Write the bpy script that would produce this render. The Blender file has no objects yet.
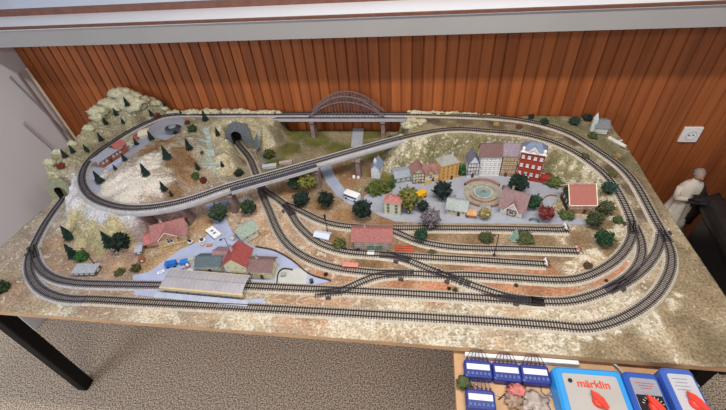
import bpy, math, random
import numpy as np
from mathutils import Vector, Matrix, noise as mn
from mathutils.geometry import delaunay_2d_cdt
random.seed(7); np.random.seed(7)
C = bpy.context.scene.collection
PI = math.pi
# ------------------------------------------------------------------ camera
F = 387.7
M = np.array([[0.99033188, 0.1207681, -0.06824831],
              [0.02987619, -0.6661369, -0.74523087],
              [-0.13546283, 0.73598689, -0.6633047]])
CAMZ, TZ = 1.72, 0.72
cd = bpy.data.cameras.new('camera'); cam = bpy.data.objects.new('camera', cd); C.objects.link(cam)
R4 = Matrix(((M[0][0], -M[1][0], -M[2][0], 0), (M[0][1], -M[1][1], -M[2][1], 0),
             (M[0][2], -M[1][2], -M[2][2], CAMZ), (0, 0, 0, 1)))
cam.matrix_world = R4
cd.sensor_width = 36; cd.lens = 36 * F / 726; cd.clip_start = 0.02
bpy.context.scene.camera = cam

def ray(x, y):
    return M.T @ np.array([(x - 363) / F, (y - 205) / F, 1])
def at(px, py, h=0.0):
    """point of the layout that stands h above the table top"""
    d = ray(px, py); d = d * ((-1 + h) / d[2])
    return (d[0], d[1], h)
# ------------------------------------------------------------------ materials
def lin(c):
    return tuple(((v / 255) / 12.92 if v / 255 <= .04045 else ((v / 255 + .055) / 1.055) ** 2.4) for v in c)
_m = {}
def mat(rgb, rough=.75, amt=.18, sc=60, metal=0, spec=.3, bump=0, name=None):
    key = (rgb, rough, amt, sc, metal, spec, bump)
    if key in _m: return _m[key]
    m = bpy.data.materials.new(name or 'paint'); m.use_nodes = True
    n = m.node_tree.nodes; l = m.node_tree.links; b = n['Principled BSDF']
    b.inputs['Roughness'].default_value = rough; b.inputs['Metallic'].default_value = metal
    b.inputs['Specular IOR Level'].default_value = spec
    tc = n.new('ShaderNodeTexCoord'); nz = n.new('ShaderNodeTexNoise')
    nz.inputs['Scale'].default_value = sc; nz.inputs['Detail'].default_value = 3
    l.new(tc.outputs['Object'], nz.inputs['Vector'])
    r = n.new('ShaderNodeValToRGB'); c = lin(rgb)
    r.color_ramp.elements[0].position = .3; r.color_ramp.elements[1].position = .7
    r.color_ramp.elements[0].color = tuple(v * (1 - amt) for v in c) + (1,)
    r.color_ramp.elements[1].color = tuple(min(1, v * (1 + amt)) for v in c) + (1,)
    l.new(nz.outputs['Fac'], r.inputs['Fac']); l.new(r.outputs['Color'], b.inputs['Base Color'])
    if bump:
        bp = n.new('ShaderNodeBump'); bp.inputs['Strength'].default_value = bump; bp.inputs['Distance'].default_value = .002
        l.new(nz.outputs['Fac'], bp.inputs['Height']); l.new(bp.outputs['Normal'], b.inputs['Normal'])
    _m[key] = m
    return m
# ------------------------------------------------------------------ mesh builder
class MB:
    def __init__(s): s.v = []; s.f = []; s.mi = []
    def add(s, vs, fs, mi=0):
        o = len(s.v); s.v += [tuple(v) for v in vs]
        for f in fs: s.f.append(tuple(i + o for i in f)); s.mi.append(mi)
        return s
    def box(s, c, d, rz=0, mi=0, rx=0, ry=0):
        hx, hy, hz = d[0] / 2, d[1] / 2, d[2] / 2
        R = Matrix.Rotation(rz, 3, 'Z') @ Matrix.Rotation(ry, 3, 'Y') @ Matrix.Rotation(rx, 3, 'X')
        vs = [Vector(c) + R @ Vector((x, y, z)) for x in (-hx, hx) for y in (-hy, hy) for z in (-hz, hz)]
        return s.add(vs, [(0, 1, 3, 2), (4, 6, 7, 5), (0, 4, 5, 1), (2, 3, 7, 6), (0, 2, 6, 4), (1, 5, 7, 3)], mi)
    def bevbox(s, c, d, b, mi=0):
        """box with chamfered upright and upper edges"""
        x, y, z = d[0] / 2, d[1] / 2, d[2] / 2
        def ring(ix, zz):
            X, Y = x - ix, y - ix
            return [(c[0] + p, c[1] + q, c[2] + zz) for p, q in ((-X + b, -Y), (X - b, -Y), (X, -Y + b), (X, Y - b), (X - b, Y), (-X + b, Y), (-X, Y - b), (-X, -Y + b))]
        rs = [ring(0, -z), ring(0, z - b), ring(b * .3, z - b * .3), ring(b, z)]
        vs = sum(rs, []); fs = [tuple(range(7, -1, -1)), tuple(range(24, 32))]
        for k in range(3):
            for i in range(8):
                j = (i + 1) % 8; fs.append((k * 8 + i, k * 8 + j, k * 8 + 8 + j, k * 8 + 8 + i))
        return s.add(vs, fs, mi)
    def bar(s, a, b, r, n=6, mi=0, r2=None):
        a, b = Vector(a), Vector(b); d = (b - a)
        if d.length < 1e-7: return s
        q = d.to_track_quat('Z', 'Y'); r2 = r if r2 is None else r2
        vs = []
        for p, rr in ((a, r), (b, r2)):
            for i in range(n):
                t = 2 * PI * i / n; vs.append(p + q @ Vector((rr * math.cos(t), rr * math.sin(t), 0)))
        fs = [(i, (i + 1) % n, n + (i + 1) % n, n + i) for i in range(n)]
        fs += [tuple(range(n - 1, -1, -1)), tuple(range(n, 2 * n))]
        return s.add(vs, fs, mi)
    def tube(s, pts, r, n=6, mi=0):
        for a, b in zip(pts, pts[1:]): s.bar(a, b, r, n, mi)
        return s
    def prism(s, poly, z0, z1, mi=0):
        n = len(poly); vs = [(p[0], p[1], z0) for p in poly] + [(p[0], p[1], z1) for p in poly]
        a = sum(poly[i][0] * poly[(i + 1) % n][1] - poly[(i + 1) % n][0] * poly[i][1] for i in range(n))
        if a < 0: vs = [vs[i] for i in list(range(n - 1, -1, -1)) + list(range(2 * n - 1, n - 1, -1))]
        fs = [tuple(range(n - 1, -1, -1)), tuple(range(n, 2 * n))] + [(i, (i + 1) % n, n + (i + 1) % n, n + i) for i in range(n)]
        return s.add(vs, fs, mi)
    def lathe(s, prof, c=(0, 0, 0), n=16, mi=0, a0=0, a1=2 * PI):
        full = abs(a1 - a0 - 2 * PI) < 1e-6; k = n if full else n + 1; vs = []
        for r, z in prof:
            for i in range(k):
                t = a0 + (a1 - a0) * i / n; vs.append((c[0] + r * math.cos(t), c[1] + r * math.sin(t), c[2] + z))
        fs = []
        for j in range(len(prof) - 1):
            for i in range(n):
                i2 = (i + 1) % k
                fs.append((j * k + i, j * k + i2, (j + 1) * k + i2, (j + 1) * k + i))
        return s.add(vs, fs, mi)
    def slab(s, quad, t, mi=0):
        q = [Vector(p) for p in quad]; nrm = (q[1] - q[0]).cross(q[3] - q[0]).normalized()
        vs = q + [p - nrm * t for p in q]
        return s.add(vs, [(0, 1, 2, 3), (7, 6, 5, 4), (0, 4, 5, 1), (1, 5, 6, 2), (2, 6, 7, 3), (3, 7, 4, 0)], mi)
    def build(s, name, mats, parent=None, smooth=False, loc=None):
        me = bpy.data.meshes.new(name); me.from_pydata(s.v, [], s.f)
        mats = mats if isinstance(mats, (list, tuple)) else [mats]
        for m in mats: me.materials.append(m)
        if len(mats) > 1: me.polygons.foreach_set('material_index', s.mi)
        if smooth: me.polygons.foreach_set('use_smooth', [True] * len(s.f))
        me.update()
        o = bpy.data.objects.new(name, me); C.objects.link(o)
        if parent: o.parent = parent
        if loc is not None: o.location = loc
        return o
def tag(o, label=None, cat=None, group=None, kind=None):
    if label: o['label'] = label
    if cat: o['category'] = cat
    if group: o['group'] = group
    if kind: o['kind'] = kind
    return o
def thing(name, label, cat, loc=(0, 0, 0), rz=0, group=None, scale=None):
    o = bpy.data.objects.new(name, None); C.objects.link(o); o.empty_display_size = .02
    o.location = loc; o.rotation_euler = (0, 0, rz)
    if scale: o.scale = scale
    return tag(o, label, cat, group)
def dup(root, loc, rz=0, scale=None, label=None, group=None, tilt=None):
    r = root.copy(); C.objects.link(r); r.location = loc; r.rotation_euler = (0, 0, rz)
    if tilt: r.rotation_euler = (tilt[0], tilt[1], rz)
    if scale: r.scale = scale
    if label: r['label'] = label
    if group: r['group'] = group
    for ch in list(root.children):
        c = ch.copy(); C.objects.link(c); c.parent = r
        for g in list(ch.children):
            d = g.copy(); C.objects.link(d); d.parent = c
    return r
# ------------------------------------------------------------------ track paths (x, y, h above the table)
def W(x, y, h=0.0): return (x, y, h)
def P(*pts): return [p if len(p) == 3 and p[0] < 5 and p[0] > -5 else at(p[0], p[1], (p[2] if len(p) > 2 else 0) + .006)[:2] + ((p[2] if len(p) > 2 else 0),) for p in pts]
def spline(pts, step=.01, smooth=8):
    p = [np.array(q, float) for q in pts]
    p = [2 * p[0] - p[1]] + p + [2 * p[-1] - p[-2]]; out = []
    for i in range(1, len(p) - 2):
        a, b, c, d = p[i - 1:i + 3]; n = max(2, int(np.linalg.norm(c - b) / .003))
        # centripetal-ish: scale tangents by chord
        lb = np.linalg.norm(c - b); t1 = (c - a) / max(1e-6, np.linalg.norm(c - a)) * lb; t2 = (d - b) / max(1e-6, np.linalg.norm(d - b)) * lb
        for k in range(n):
            t = k / n; out.append((2 * t**3 - 3 * t * t + 1) * b + (t**3 - 2 * t * t + t) * t1 + (-2 * t**3 + 3 * t * t) * c + (t**3 - t * t) * t2)
    out.append(p[-2]); out = np.array(out)
    def resample(o, st):
        L = np.r_[0, np.cumsum(np.linalg.norm(np.diff(o, axis=0), axis=1))]; n = max(2, int(round(L[-1] / st)) + 1)
        s = np.linspace(0, L[-1], n); return np.stack([np.interp(s, L, o[:, k]) for k in range(3)], 1)
    o = resample(out, step)
    for _ in range(smooth): o[1:-1] = .25 * o[:-2] + .5 * o[1:-1] + .25 * o[2:]
    return resample(o, step)
TR = {}
TR['outer'] = P((63.5, 197.5), (54, 210), (45, 223), (35.5, 241), (29, 257), (29, 272), (38, 287), (52, 295), (70, 299), W(-1.03, .611), W(-.88, .613), W(-.5, .62), W(0, .628), W(.40, .631),
                (583, 328), (613, 322), (639, 309), (655, 296), (665, 282), (671, 267), (671, 252), (665, 237, .0), (655, 219, .008), (644, 198, .018), (633, 180, .028), (621, 167, .037), (608, 157, .045),
                (590, 145, .056), (572, 134, .064), (548, 125.5, .072), (519, 119.5, .08), W(.30, 1.635, .086), W(.15, 1.638, .092), W(-.05, 1.638, .098), W(-.35, 1.638, .1), W(-.7, 1.638, .1), W(-1.0, 1.636, .1), (168, 115, .1), (149, 121.5, .1), (126, 133, .1), (108, 145, .1), (95, 154, .1), (85.5, 165, .1),
                (81.5, 177, .1), (84, 188, .1), (93, 198, .1), (107, 204, .1), (123, 207.5, .1), (142, 208, .1), (160, 206, .1), (180, 202, .1), (200, 196, .1), (221, 188.5, .1), (241, 182.5, .1), (283, 171, .1), (316, 161.5, .1), (349, 152, .1), (376, 144.5, .1), (400, 138, .1), (422, 133, .1),
                (444, 129.5, .1), (466, 129, .097), (490, 131, .094), (520, 133.5, .089), (548, 140, .082), (572, 150, .072), (589, 161, .06), (605, 174, .047), (616, 188, .034), (625, 205, .018), (632, 222, .004), (631.5, 238, 0), (622, 254), (606, 267), (583, 277.5), W(.45, .789), W(.27, .789), W(.13, .79), (454, 275.5), (436, 275), (410, 273.5), (382, 273), (364, 271.5), (339, 268.5), (320, 263.5), (302, 255.5), (287, 244), (277, 229), (270, 212), (263, 196), (258, 180), (254, 168), (249, 157), (241, 147.5), (236, 141))
TR['inner'] = P((33, 252), (37, 264), (46, 274), (60, 280), (80, 283), (110, 284), W(-.8, .683), W(-.6, .697), W(-.4, .701), W(0, .707), W(.41, .709), (580, 299), (609, 289), (624, 280), (636, 268.5), (642, 254), (641, 239), (635, 225))
TR['branch_right'] = P((609, 290), (628, 281), (644, 268.5), (656, 253), (660.5, 240), (661, 230))
TR['yard_a'] = P((259, 182), (264, 190), (276, 197.5), (288, 208), (296, 222), (308, 235), (320, 243.5), (335, 249), (349, 252), (366, 253.5), (386, 254.5), (410, 256), (432, 257.5), (469, 259.5), (510, 262), (545, 264))
TR['yard_b'] = P((285, 204), (296, 208.5), (309, 215), (322, 221), (337, 225), (357, 227), (376, 228), (400, 228), (440, 228), (500, 228.5), (568, 230))
TR['yard_c'] = P((376, 228), (390, 229.5), (403, 235), (418, 241), (444, 246), (473, 248), (520, 249), (577, 251))
TR['crossover'] = P((380, 254.5), (398, 256.5), (412, 262), (429, 269), (449, 276.5), (469, 284), (488, 290.5), (503, 295.5), (522, 299.5), (545, 302))
TR['link'] = P((322, 292.5), (342, 290.5), (358, 283), (375, 276.5), (392, 273.8), (410, 273.5))
PATH = {k: spline(v) for k, v in TR.items()}
def is_bridge(p):
    x, y, h = p
    if h < .06: return False
    if y > 1.6 and -.69 < x < -.06: return True
    if y < 1.47 and -1.02 < x < -.085 and h > .09: return True
    return False
# ------------------------------------------------------------------ terrain height field
X0, X1, Y0, Y1 = -1.545, .883, .546, 1.66
NX, NY = 486, 224
def xmax(y):
    return float(np.interp(y, [0, 1.237, 1.4, 1.55, 1.66], [.883, .883, .876, .86, .828]))
cp = [W(X0, Y0), W(X1, Y0), W(X1, .8), W(X1, 1.1), W(X1, 1.237), W(.876, 1.4, .015), W(.86, 1.55, .035), W(.828, 1.66, .07), W(X1, 1.66, .05),
      W(.63, 1.66, .078), W(.458, 1.66, .083), W(.28, 1.66, .094), W(.1, 1.66, .122), W(.05, 1.66, .13), W(0, 1.66, .115), W(-.05, 1.66, .10), W(-.085, 1.66, 0), W(-.085, 1.6, 0), W(-.6, 1.66, 0), W(-.4, 1.66), W(-.2, 1.66), W(-.055, 1.6, .09),
      W(-.655, 1.66, 0), W(-.675, 1.66, .135), W(-.67, 1.60, .1), W(-.645, 1.6, 0), W(-.876, 1.66, .134), W(-1.008, 1.66, .135), W(-1.144, 1.66, .13), W(-1.248, 1.66, .145), W(-1.3, 1.66, .17), W(-1.345, 1.66, .2), W(-1.39, 1.655, .225), W(-1.44, 1.64, .238), W(-1.50, 1.64, .222), W(-1.545, 1.66, .17),
      W(X0, 1.6, .178), W(X0, 1.534, .18), W(X0, 1.427, .16), W(X0, 1.345, .148), W(X0, 1.258, .148), W(X0, 1.187, .149), W(X0, 1.135, .14), W(X0, 1.113, .12), W(X0, 1.10, .10), W(X0, 1.085, .01), W(X0, 1.06, .0), W(-1.48, 1.18, .115), W(-1.44, 1.17, .11), W(-1.535, 1.12, .12), W(-.90, 1.44, 0), W(-.89, 1.505, 0), W(-.86, 1.51, 0), W(-.82, 1.515, 0), W(-.77, 1.515, 0), W(-.75, 1.45, 0), W(-.89, 1.565, .1), W(-.85, 1.57, .1), W(-.8, 1.57, .1), W(-.75, 1.565, .09), W(X0, .95, .004), W(X0, .8, .006), W(X0, .7, 0),
      W(-1.5, 1.085), W(-1.46, 1.09), W(-1.535, 1.10, .03), W(-1.50, 1.17, .115), W(-1.45, 1.16, .11), W(-1.43, 1.12, .09), W(-1.5, 1.13, .1), W(-1.53, 1.3, .14), W(-1.49, 1.3, .12),
      W(-1.5, .6), W(-1.2, .56), W(-1.4, .63), W(0, .56), W(.5, .56), W(.8, .7), W(-.6, .56)]
def G(*a): cp.extend(at(*q) for q in a)
G((117, 115, .15), (107, 124, .13), (100, 138, .12), (128, 104, .185), (140, 110, .15), (88, 150, .12), (74, 152, .14), (66, 157, .14), (60, 168, .13), (75, 172, .11),
  (92, 176, .1), (96, 186, .1), (105, 162, .1), (108, 172, .1), (112, 186, .1), (125, 156, .1), (140, 146, .1), (150, 136, .1), (160, 128, .1), (175, 122, .1), (180, 134, .1), (165, 138, .1), (190, 118, .1), (200, 114, .1),
  (118, 176, .115), (128, 174, .125), (140, 163, .128), (155, 150, .12), (165, 162, .128), (175, 147, .122), (186, 152, .12), (140, 185, .118), (155, 182, .12), (170, 178, .112), (190, 172, .085), (199, 150, .105), (195, 134, .1), (125, 192, .11), (150, 197, .098), (175, 190, .09), (195, 184, .055), (210, 181, .03),
  (208, 122, .098), (206, 140, .078), (208, 158, .05), (203, 166, .045), (216, 166, .045), (200, 175, .05), (219, 140, .088), (224, 152, .075), (228, 165, .035), (234, 172, 0), (222, 176, .015),
  (215, 122, .1), (226, 124, .102), (236, 117, .11), (250, 117, .11), (262, 120, .11), (270, 118, .1), (226, 138, .09), (229, 150, .05), (235, 160, 0), (263, 128, .085), (268, 135, .05), (276, 143, 0), (264, 150, 0), (280, 135, 0), (255, 156, 0),
  (205, 209, 0), (185, 217, 0), (165, 223, 0), (147, 227, 0), (133, 232, 0), (225, 200, 0), (240, 193, 0), (250, 187, 0), (236, 182, 0), (270, 175, 0),
  (66, 198, .085), (70, 203, .09), (80, 209, .092), (90, 213, .092), (110, 218, .092), (128, 217, .09), (72, 222, .045), (88, 228, .05), (100, 235, .04), (120, 235, .045), (67, 208, 0), (65, 222, 0), (67, 237, 0), (80, 248, 0), (97, 252, 0), (115, 254, 0), (133, 248, .0),
  (100, 270, 0), (150, 260, 0), (200, 280, 0), (250, 240, 0), (300, 300, 0), (350, 240, 0), (300, 160, 0), (350, 135, 0), (370, 165, 0), (385, 140, 0), (380, 160, 0), (383, 150, 0), (340, 200, 0),
  (388, 178, 0), (391, 160, .06), (389, 165, .0), (398, 173, .0), (401, 160, .05), (415, 171, 0), (430, 160, .03), (430, 168, 0), (445, 164, 0), (463, 160, .0), (463, 150, .035), (480, 162, 0), (500, 160, 0), (500, 148, .05), (520, 162, 0), (540, 165, 0), (430, 148, .06), (415, 148, .075), (520, 146, .06), (545, 170, 0), (560, 176, 0), (560, 162, .04), (578, 176, .03), (580, 182, .0), (595, 185, .028), (598, 195, 0), (608, 205, .006), (607, 215, 0), (612, 235, 0),
  (560, 240, 0), (600, 255, 0), (450, 235, 0), (430, 200, 0), (500, 200, 0), (560, 205, 0), (500, 290, 0), (600, 310, 0), (700, 330, 0), (690, 300, 0), (470, 122, .095), (500, 124, .088), (430, 122, .1), (540, 131, .08), (575, 142, .068), (612, 172, .04), (630, 190, .02), (645, 225, .003))
for nm, p in PATH.items():
    for i in range(0, len(p), 4):
        q = p[i]
        if not is_bridge(q): cp.append((q[0], q[1], q[2]))
seen = set(); pts = []
for q in cp:
    k = (round(q[0] / .006), round(q[1] / .006))
    if k in seen: continue
    seen.add(k); pts.append(q)
r = delaunay_2d_cdt([Vector((q[0], q[1])) for q in pts], [], [], 0, 1e-6)
vz = [pts[o[0]][2] if o else 0 for o in r[3]]
gx = np.linspace(X0, X1, NX); gy = np.linspace(Y0, Y1, NY)
H = np.zeros((NY, NX)); dx = gx[1] - gx[0]; dy = gy[1] - gy[0]
for f in r[2]:
    (ax, ay), (bx, by), (cx, cy) = [tuple(r[0][i]) for i in f[:3]]
    den = (by - cy) * (ax - cx) + (cx - bx) * (ay - cy)
    if abs(den) < 1e-12: continue
    i0 = max(0, int((min(ax, bx, cx) - X0) / dx)); i1 = min(NX - 1, int((max(ax, bx, cx) - X0) / dx) + 1)
    j0 = max(0, int((min(ay, by, cy) - Y0) / dy)); j1 = min(NY - 1, int((max(ay, by, cy) - Y0) / dy) + 1)
    if i1 < i0 or j1 < j0: continue
    XX, YY = np.meshgrid(gx[i0:i1 + 1], gy[j0:j1 + 1])
    a = ((by - cy) * (XX - cx) + (cx - bx) * (YY - cy)) / den; b = ((cy - ay) * (XX - cx) + (ax - cx) * (YY - cy)) / den; c = 1 - a - b
    ok = (a >= -1e-6) & (b >= -1e-6) & (c >= -1e-6); Z = a * vz[f[0]] + b * vz[f[1]] + c * vz[f[2]]
    H[j0:j1 + 1, i0:i1 + 1][ok] = Z[ok]
def blur(A, n):
    for _ in range(n):
        B = np.pad(A, 1, mode='edge'); A = (B[:-2, 1:-1] + B[2:, 1:-1] + B[1:-1, :-2] + B[1:-1, 2:] + 2 * B[1:-1, 1:-1]) / 6
    return A
H = blur(H, 3)
gyd, gxd = np.gradient(H, dy, dx); slope = blur(np.hypot(gxd, gyd), 4)
GX, GY = np.meshgrid(gx, gy)
# corridor of every track that lies on the ground
dist = np.full(H.shape, 9.0); th = np.zeros(H.shape); anyd = np.full(H.shape, 9.0)
for nm, p in PATH.items():
    for q in p:
        i0 = int((q[0] - .06 - X0) / dx); i1 = int((q[0] + .06 - X0) / dx) + 2; j0 = int((q[1] - .06 - Y0) / dy); j1 = int((q[1] + .06 - Y0) / dy) + 2
        i0, j0 = max(0, i0), max(0, j0)
        if i0 >= NX or j0 >= NY or i1 <= 0 or j1 <= 0: continue
        d = np.hypot(GX[j0:j1, i0:i1] - q[0], GY[j0:j1, i0:i1] - q[1])
        if is_bridge(q): continue
        s = dist[j0:j1, i0:i1]; t = th[j0:j1, i0:i1]; m = d < s; s[m] = d[m]; t[m] = q[2]
# noise
nzf = np.zeros(H.shape); nz2 = np.zeros(H.shape)
for j in range(NY):
    for i in range(NX):
        v = Vector((gx[i] * 30, gy[j] * 30, 0)); nzf[j, i] = mn.ridged_multi_fractal(v, .9, 2.1, 4, 1.0, 2.0) - 1.1
        nz2[j, i] = mn.fractal(v * .6, 1, 2, 4)
rocky = np.clip((slope - .25) / .6, 0, 1)
back = (GY > 1.645) * (GX < -.66) * 1.0
rocky = np.clip(blur(rocky + back * .6, 2), 0, 1)
mount = ((GX < -1.2) & (H > .11)) * .5
hill = ((GX > -1.36) & (GX < -.8) & (GY > 1.08) & (GY < 1.5) & (H > .03)) * .55
rocky = np.clip(np.maximum(rocky, blur(np.maximum(mount, hill), 3)), 0, 1)
far = np.clip((dist - .03) / .02, 0, 1)
def polymask(poly):
    m = np.zeros(H.shape, bool); n = len(poly)
    for i in range(n):
        x1, y1 = poly[i][:2]; x2, y2 = poly[(i + 1) % n][:2]
        c = ((y1 > GY) != (y2 > GY)) & (GX < (x2 - x1) * (GY - y1) / (y2 - y1 + 1e-12) + x1); m ^= c
    return m
ROADS = {   # paved areas: outline in photo pixels on ground h
 'village': (0, [(365, 196), (375, 190), (392, 184), (410, 181), (425, 186), (440, 181), (465, 176), (500, 174), (520, 180), (545, 176), (560, 180), (562, 195), (552, 205), (556, 215), (585, 219), (586, 225), (500, 224), (430, 223.5), (395, 222), (375, 214), (362, 204)]),
 'lane': (0, [(319, 166), (331, 166), (336, 178), (345, 190), (362, 200), (364, 206), (350, 205), (337, 196), (327, 184)]),
 'backlane': (0, [(353, 128.7), (364, 128.7), (362, 147), (351, 147)]),
 'yard': (0, [(133, 276), (150, 272), (180, 250), (202, 241), (214, 228), (212, 216), (205, 205), (228, 200), (224, 214), (232, 232), (240, 240), (256, 247), (275, 251), (293, 261), (310, 274), (330, 282), (300, 287), (250, 285), (236, 300), (266, 299), (262, 304), (190, 302), (135, 295)]),
 'plateau': (.1, [(89, 190), (88, 180), (93, 168), (102, 162), (118, 160), (130, 148), (146, 136), (147, 128), (160, 121), (180, 117), (186, 122), (178, 134), (166, 141), (156, 138), (140, 150), (126, 160), (118, 168), (104, 170), (99, 178), (100, 192)]),
 'forecourt': (0, [(277, 272), (281, 269.5), (308, 269), (306, 286), (275, 285)]),
}
flat = np.zeros(H.shape)
RP = {}
for k, (h, poly) in ROADS.items():
    RP[k] = [at(x, y, h) for x, y in poly]; mk = polymask(RP[k]); flat = np.maximum(flat, mk)
    H = np.where(blur(mk * 1.0, 2) > .02, h, H) if h == 0 else np.where(blur(mk * 1.0, 1) > .02, .1, H)
flat = blur(flat, 2)
lowland = (1 - rocky) * (H < .02) * .0012
H = H + far * (1 - np.clip(flat * 2, 0, 1)) * (nzf * .011 * rocky + nz2 * .0035 * (1 - rocky) * .6 + nz2 * rocky * .01)
w = 1 - np.clip((dist - .026) / .014, 0, 1)
H = H * (1 - w) + (th - .0005) * w
H = np.maximum(H, -.0)
def hgt(x, y):
    u = min(max((x - X0) / dx, 0), NX - 1.001); v = min(max((y - Y0) / dy, 0), NY - 1.001); i, j = int(u), int(v); a, b = u - i, v - j
    return float(H[j, i] * (1 - a) * (1 - b) + H[j, i + 1] * a * (1 - b) + H[j + 1, i] * (1 - a) * b + H[j + 1, i + 1] * a * b)
BV = None
def ground(px, py):
    """first point of the landscape on the line of sight: (x, y, world z)"""
    d = ray(px, py)
    if BV:
        hit = BV.ray_cast(Vector((0, 0, 1)), Vector(d).normalized())[0]
        if hit is not None and hit.z > hgt(hit.x, hit.y): return (hit.x, hit.y, TZ + hit.z - .002)
    for t in np.arange(.27, -.012, -.001):
        k = (-1 + t) / d[2]; x, y = d[0] * k, d[1] * k
        if X0 <= x <= X1 and Y0 <= y <= Y1 and hgt(x, y) >= t: return (x, y, TZ + hgt(x, y))
    k = 1.64 / d[1]; x, y = d[0] * k, 1.64
    if not (X0 < x < X1): k = -1 / d[2]; x, y = min(max(d[0] * k, X0 + .01), X1 - .01), d[1] * k
    return (x, y, TZ + hgt(x, y))
# ------------------------------------------------------------------ terrain colours (real paint of the scenery)
blobs = []
def B(r, rgb, wht, *pxs):
    for (x, y) in pxs: g = ground(x, y); blobs.append((g[0], g[1], r, lin(rgb), wht))
B(.10, (170, 146, 128), .5, (20, 290), (100, 291), (70, 262), (50, 250), (160, 294), (110, 262))
B(.09, (192, 180, 158), .95, (150, 312), (250, 318), (350, 325), (450, 332), (550, 340), (60, 308), (400, 308), (470, 309), (560, 315), (620, 300), (640, 320))
B(.10, (188, 156, 132), .6, (300, 300), (330, 301), (280, 225), (305, 265), (340, 275))
B(.06, (184, 134, 106), .1, (440, 287), (400, 290), (540, 290), (500, 285), (600, 281), (620, 270), (540, 272), (480, 268), (350, 277), (325, 275), (560, 289))
B(.08, (150, 134, 110), .2, (680, 320), (700, 300), (700, 340), (680, 260), (660, 200), (690, 280), (640, 345), (720, 350), (600, 347), (668, 300), (645, 180))
B(.05, (140, 118, 92), .1, (480, 238), (540, 240), (580, 240), (430, 236), (560, 255), (600, 225), (620, 210), (612, 250))
B(.06, (140, 112, 84), .1, (460, 263), (530, 256), (420, 251), (370, 262), (480, 253))
B(.07, (112, 112, 62), .03, (320, 140), (290, 150), (340, 150), (375, 150), (300, 135), (375, 133), (275, 165), (390, 182))
B(.05, (150, 118, 88), .15, (300, 190), (320, 205), (345, 215), (375, 172), (350, 180), (330, 240), (285, 190), (390, 220), (340, 170))
B(.06, (204, 176, 156), .6, (285, 215), (282, 238), (250, 225), (310, 228), (270, 205), (245, 200), (300, 248))
B(.06, (168, 164, 136), .6, (110, 112), (135, 97), (100, 125), (150, 112), (125, 120), (90, 140), (170, 108), (180, 110), (75, 150), (60, 160), (50, 175), (85, 147), (115, 95), (240, 112), (215, 112), (265, 112))
B(.05, (194, 186, 154), .8, (225, 125), (240, 120), (255, 125), (265, 135), (228, 150), (222, 165), (270, 118), (230, 138), (215, 135))
B(.055, (228, 222, 220), 1.2, (120, 182), (135, 178), (145, 170), (130, 192), (150, 160), (160, 185), (110, 190))
B(.05, (150, 120, 90), .1, (178, 165), (180, 150), (185, 175), (170, 190), (165, 142), (188, 160), (150, 150))
B(.045, (214, 216, 228), .7, (68, 197), (75, 203), (90, 211), (105, 215), (125, 216), (74, 188), (135, 222), (95, 180), (96, 190))
B(.045, (194, 184, 146), .5, (75, 225), (90, 230), (110, 228), (125, 228), (80, 240), (100, 242), (130, 240), (70, 215))
B(.04, (160, 156, 122), .2, (85, 240), (100, 248), (62, 205), (72, 232))
B(.05, (160, 132, 126), .15, (145, 215), (150, 225), (140, 235), (185, 210), (130, 255), (110, 258), (170, 215), (215, 195))
B(.05, (190, 160, 128), .35, (170, 255), (150, 265), (190, 248), (120, 265), (140, 250), (200, 225), (210, 245), (60, 245), (75, 255))
B(.05, (172, 158, 146), .5, (20, 255), (35, 232), (48, 212), (15, 262), (40, 290), (25, 275), (10, 250), (55, 203))
B(.05, (140, 136, 104), .55, (410, 155), (430, 150), (450, 145), (480, 145), (560, 165), (580, 170), (540, 155), (400, 165), (605, 190), (600, 205), (550, 168))
B(.045, (176, 168, 136), 1.2, (400, 150), (398, 162), (408, 155), (418, 145), (410, 165), (425, 140), (393, 170))
B(.04, (112, 98, 88), .03, (470, 122), (500, 125), (540, 131), (440, 122), (575, 142), (612, 170), (630, 190), (645, 215))
B(.05, (132, 128, 100), .3, (540, 117), (560, 120), (580, 130), (600, 135), (615, 150), (625, 160), (500, 115), (470, 111), (640, 170))
B(.04, (150, 140, 110), .5, (235, 108), (440, 110), (420, 112), (405, 120), (400, 128), (430, 110))
B(.03, (128, 124, 120), .02, (258, 148), (262, 155), (266, 160), (252, 160))
B(.035, (128, 118, 98), .05, (250, 145), (258, 152), (280, 138), (240, 158), (286, 132))
B(.018, (214, 202, 172), 1.7, (612, 208), (614, 220), (612, 232), (606, 243), (594, 251), (582, 257), (570, 262))
B(.022, (216, 210, 192), 1.7, (585, 340), (600, 338), (620, 335), (645, 326), (658, 318), (672, 305), (680, 296))
B(.025, (206, 198, 170), 1.5, (560, 162), (574, 167), (586, 174), (603, 200), (598, 190), (548, 150))
B(.03, (176, 186, 178), .5, (207, 130), (207, 143), (206, 155), (208, 164), (214, 168))
B(.05, (165, 150, 128), .4, (20, 300), (10, 275), (40, 305))
B(.05, (140, 128, 112), .2, (120, 150), (100, 148), (150, 122), (180, 114))
bl = np.array([[b[0], b[1], b[2], *b[3], b[4]] for b in blobs])
ws = np.zeros(H.shape); col = np.zeros(H.shape + (3,)); wh = np.zeros(H.shape)
JX = GX + .018 * nz2; JY = GY + .018 * np.roll(nz2, 37, axis=1)
for b in bl:
    d2 = (JX - b[0]) ** 2 + (JY - b[1]) ** 2
    wgt = np.exp(-d2 / (b[2] * .42) ** 2) + 1e-5 / (d2 + .002)
    ws += wgt; col += wgt[..., None] * b[3:6]; wh += wgt * b[6]
col /= ws[..., None]; wh /= ws
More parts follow.
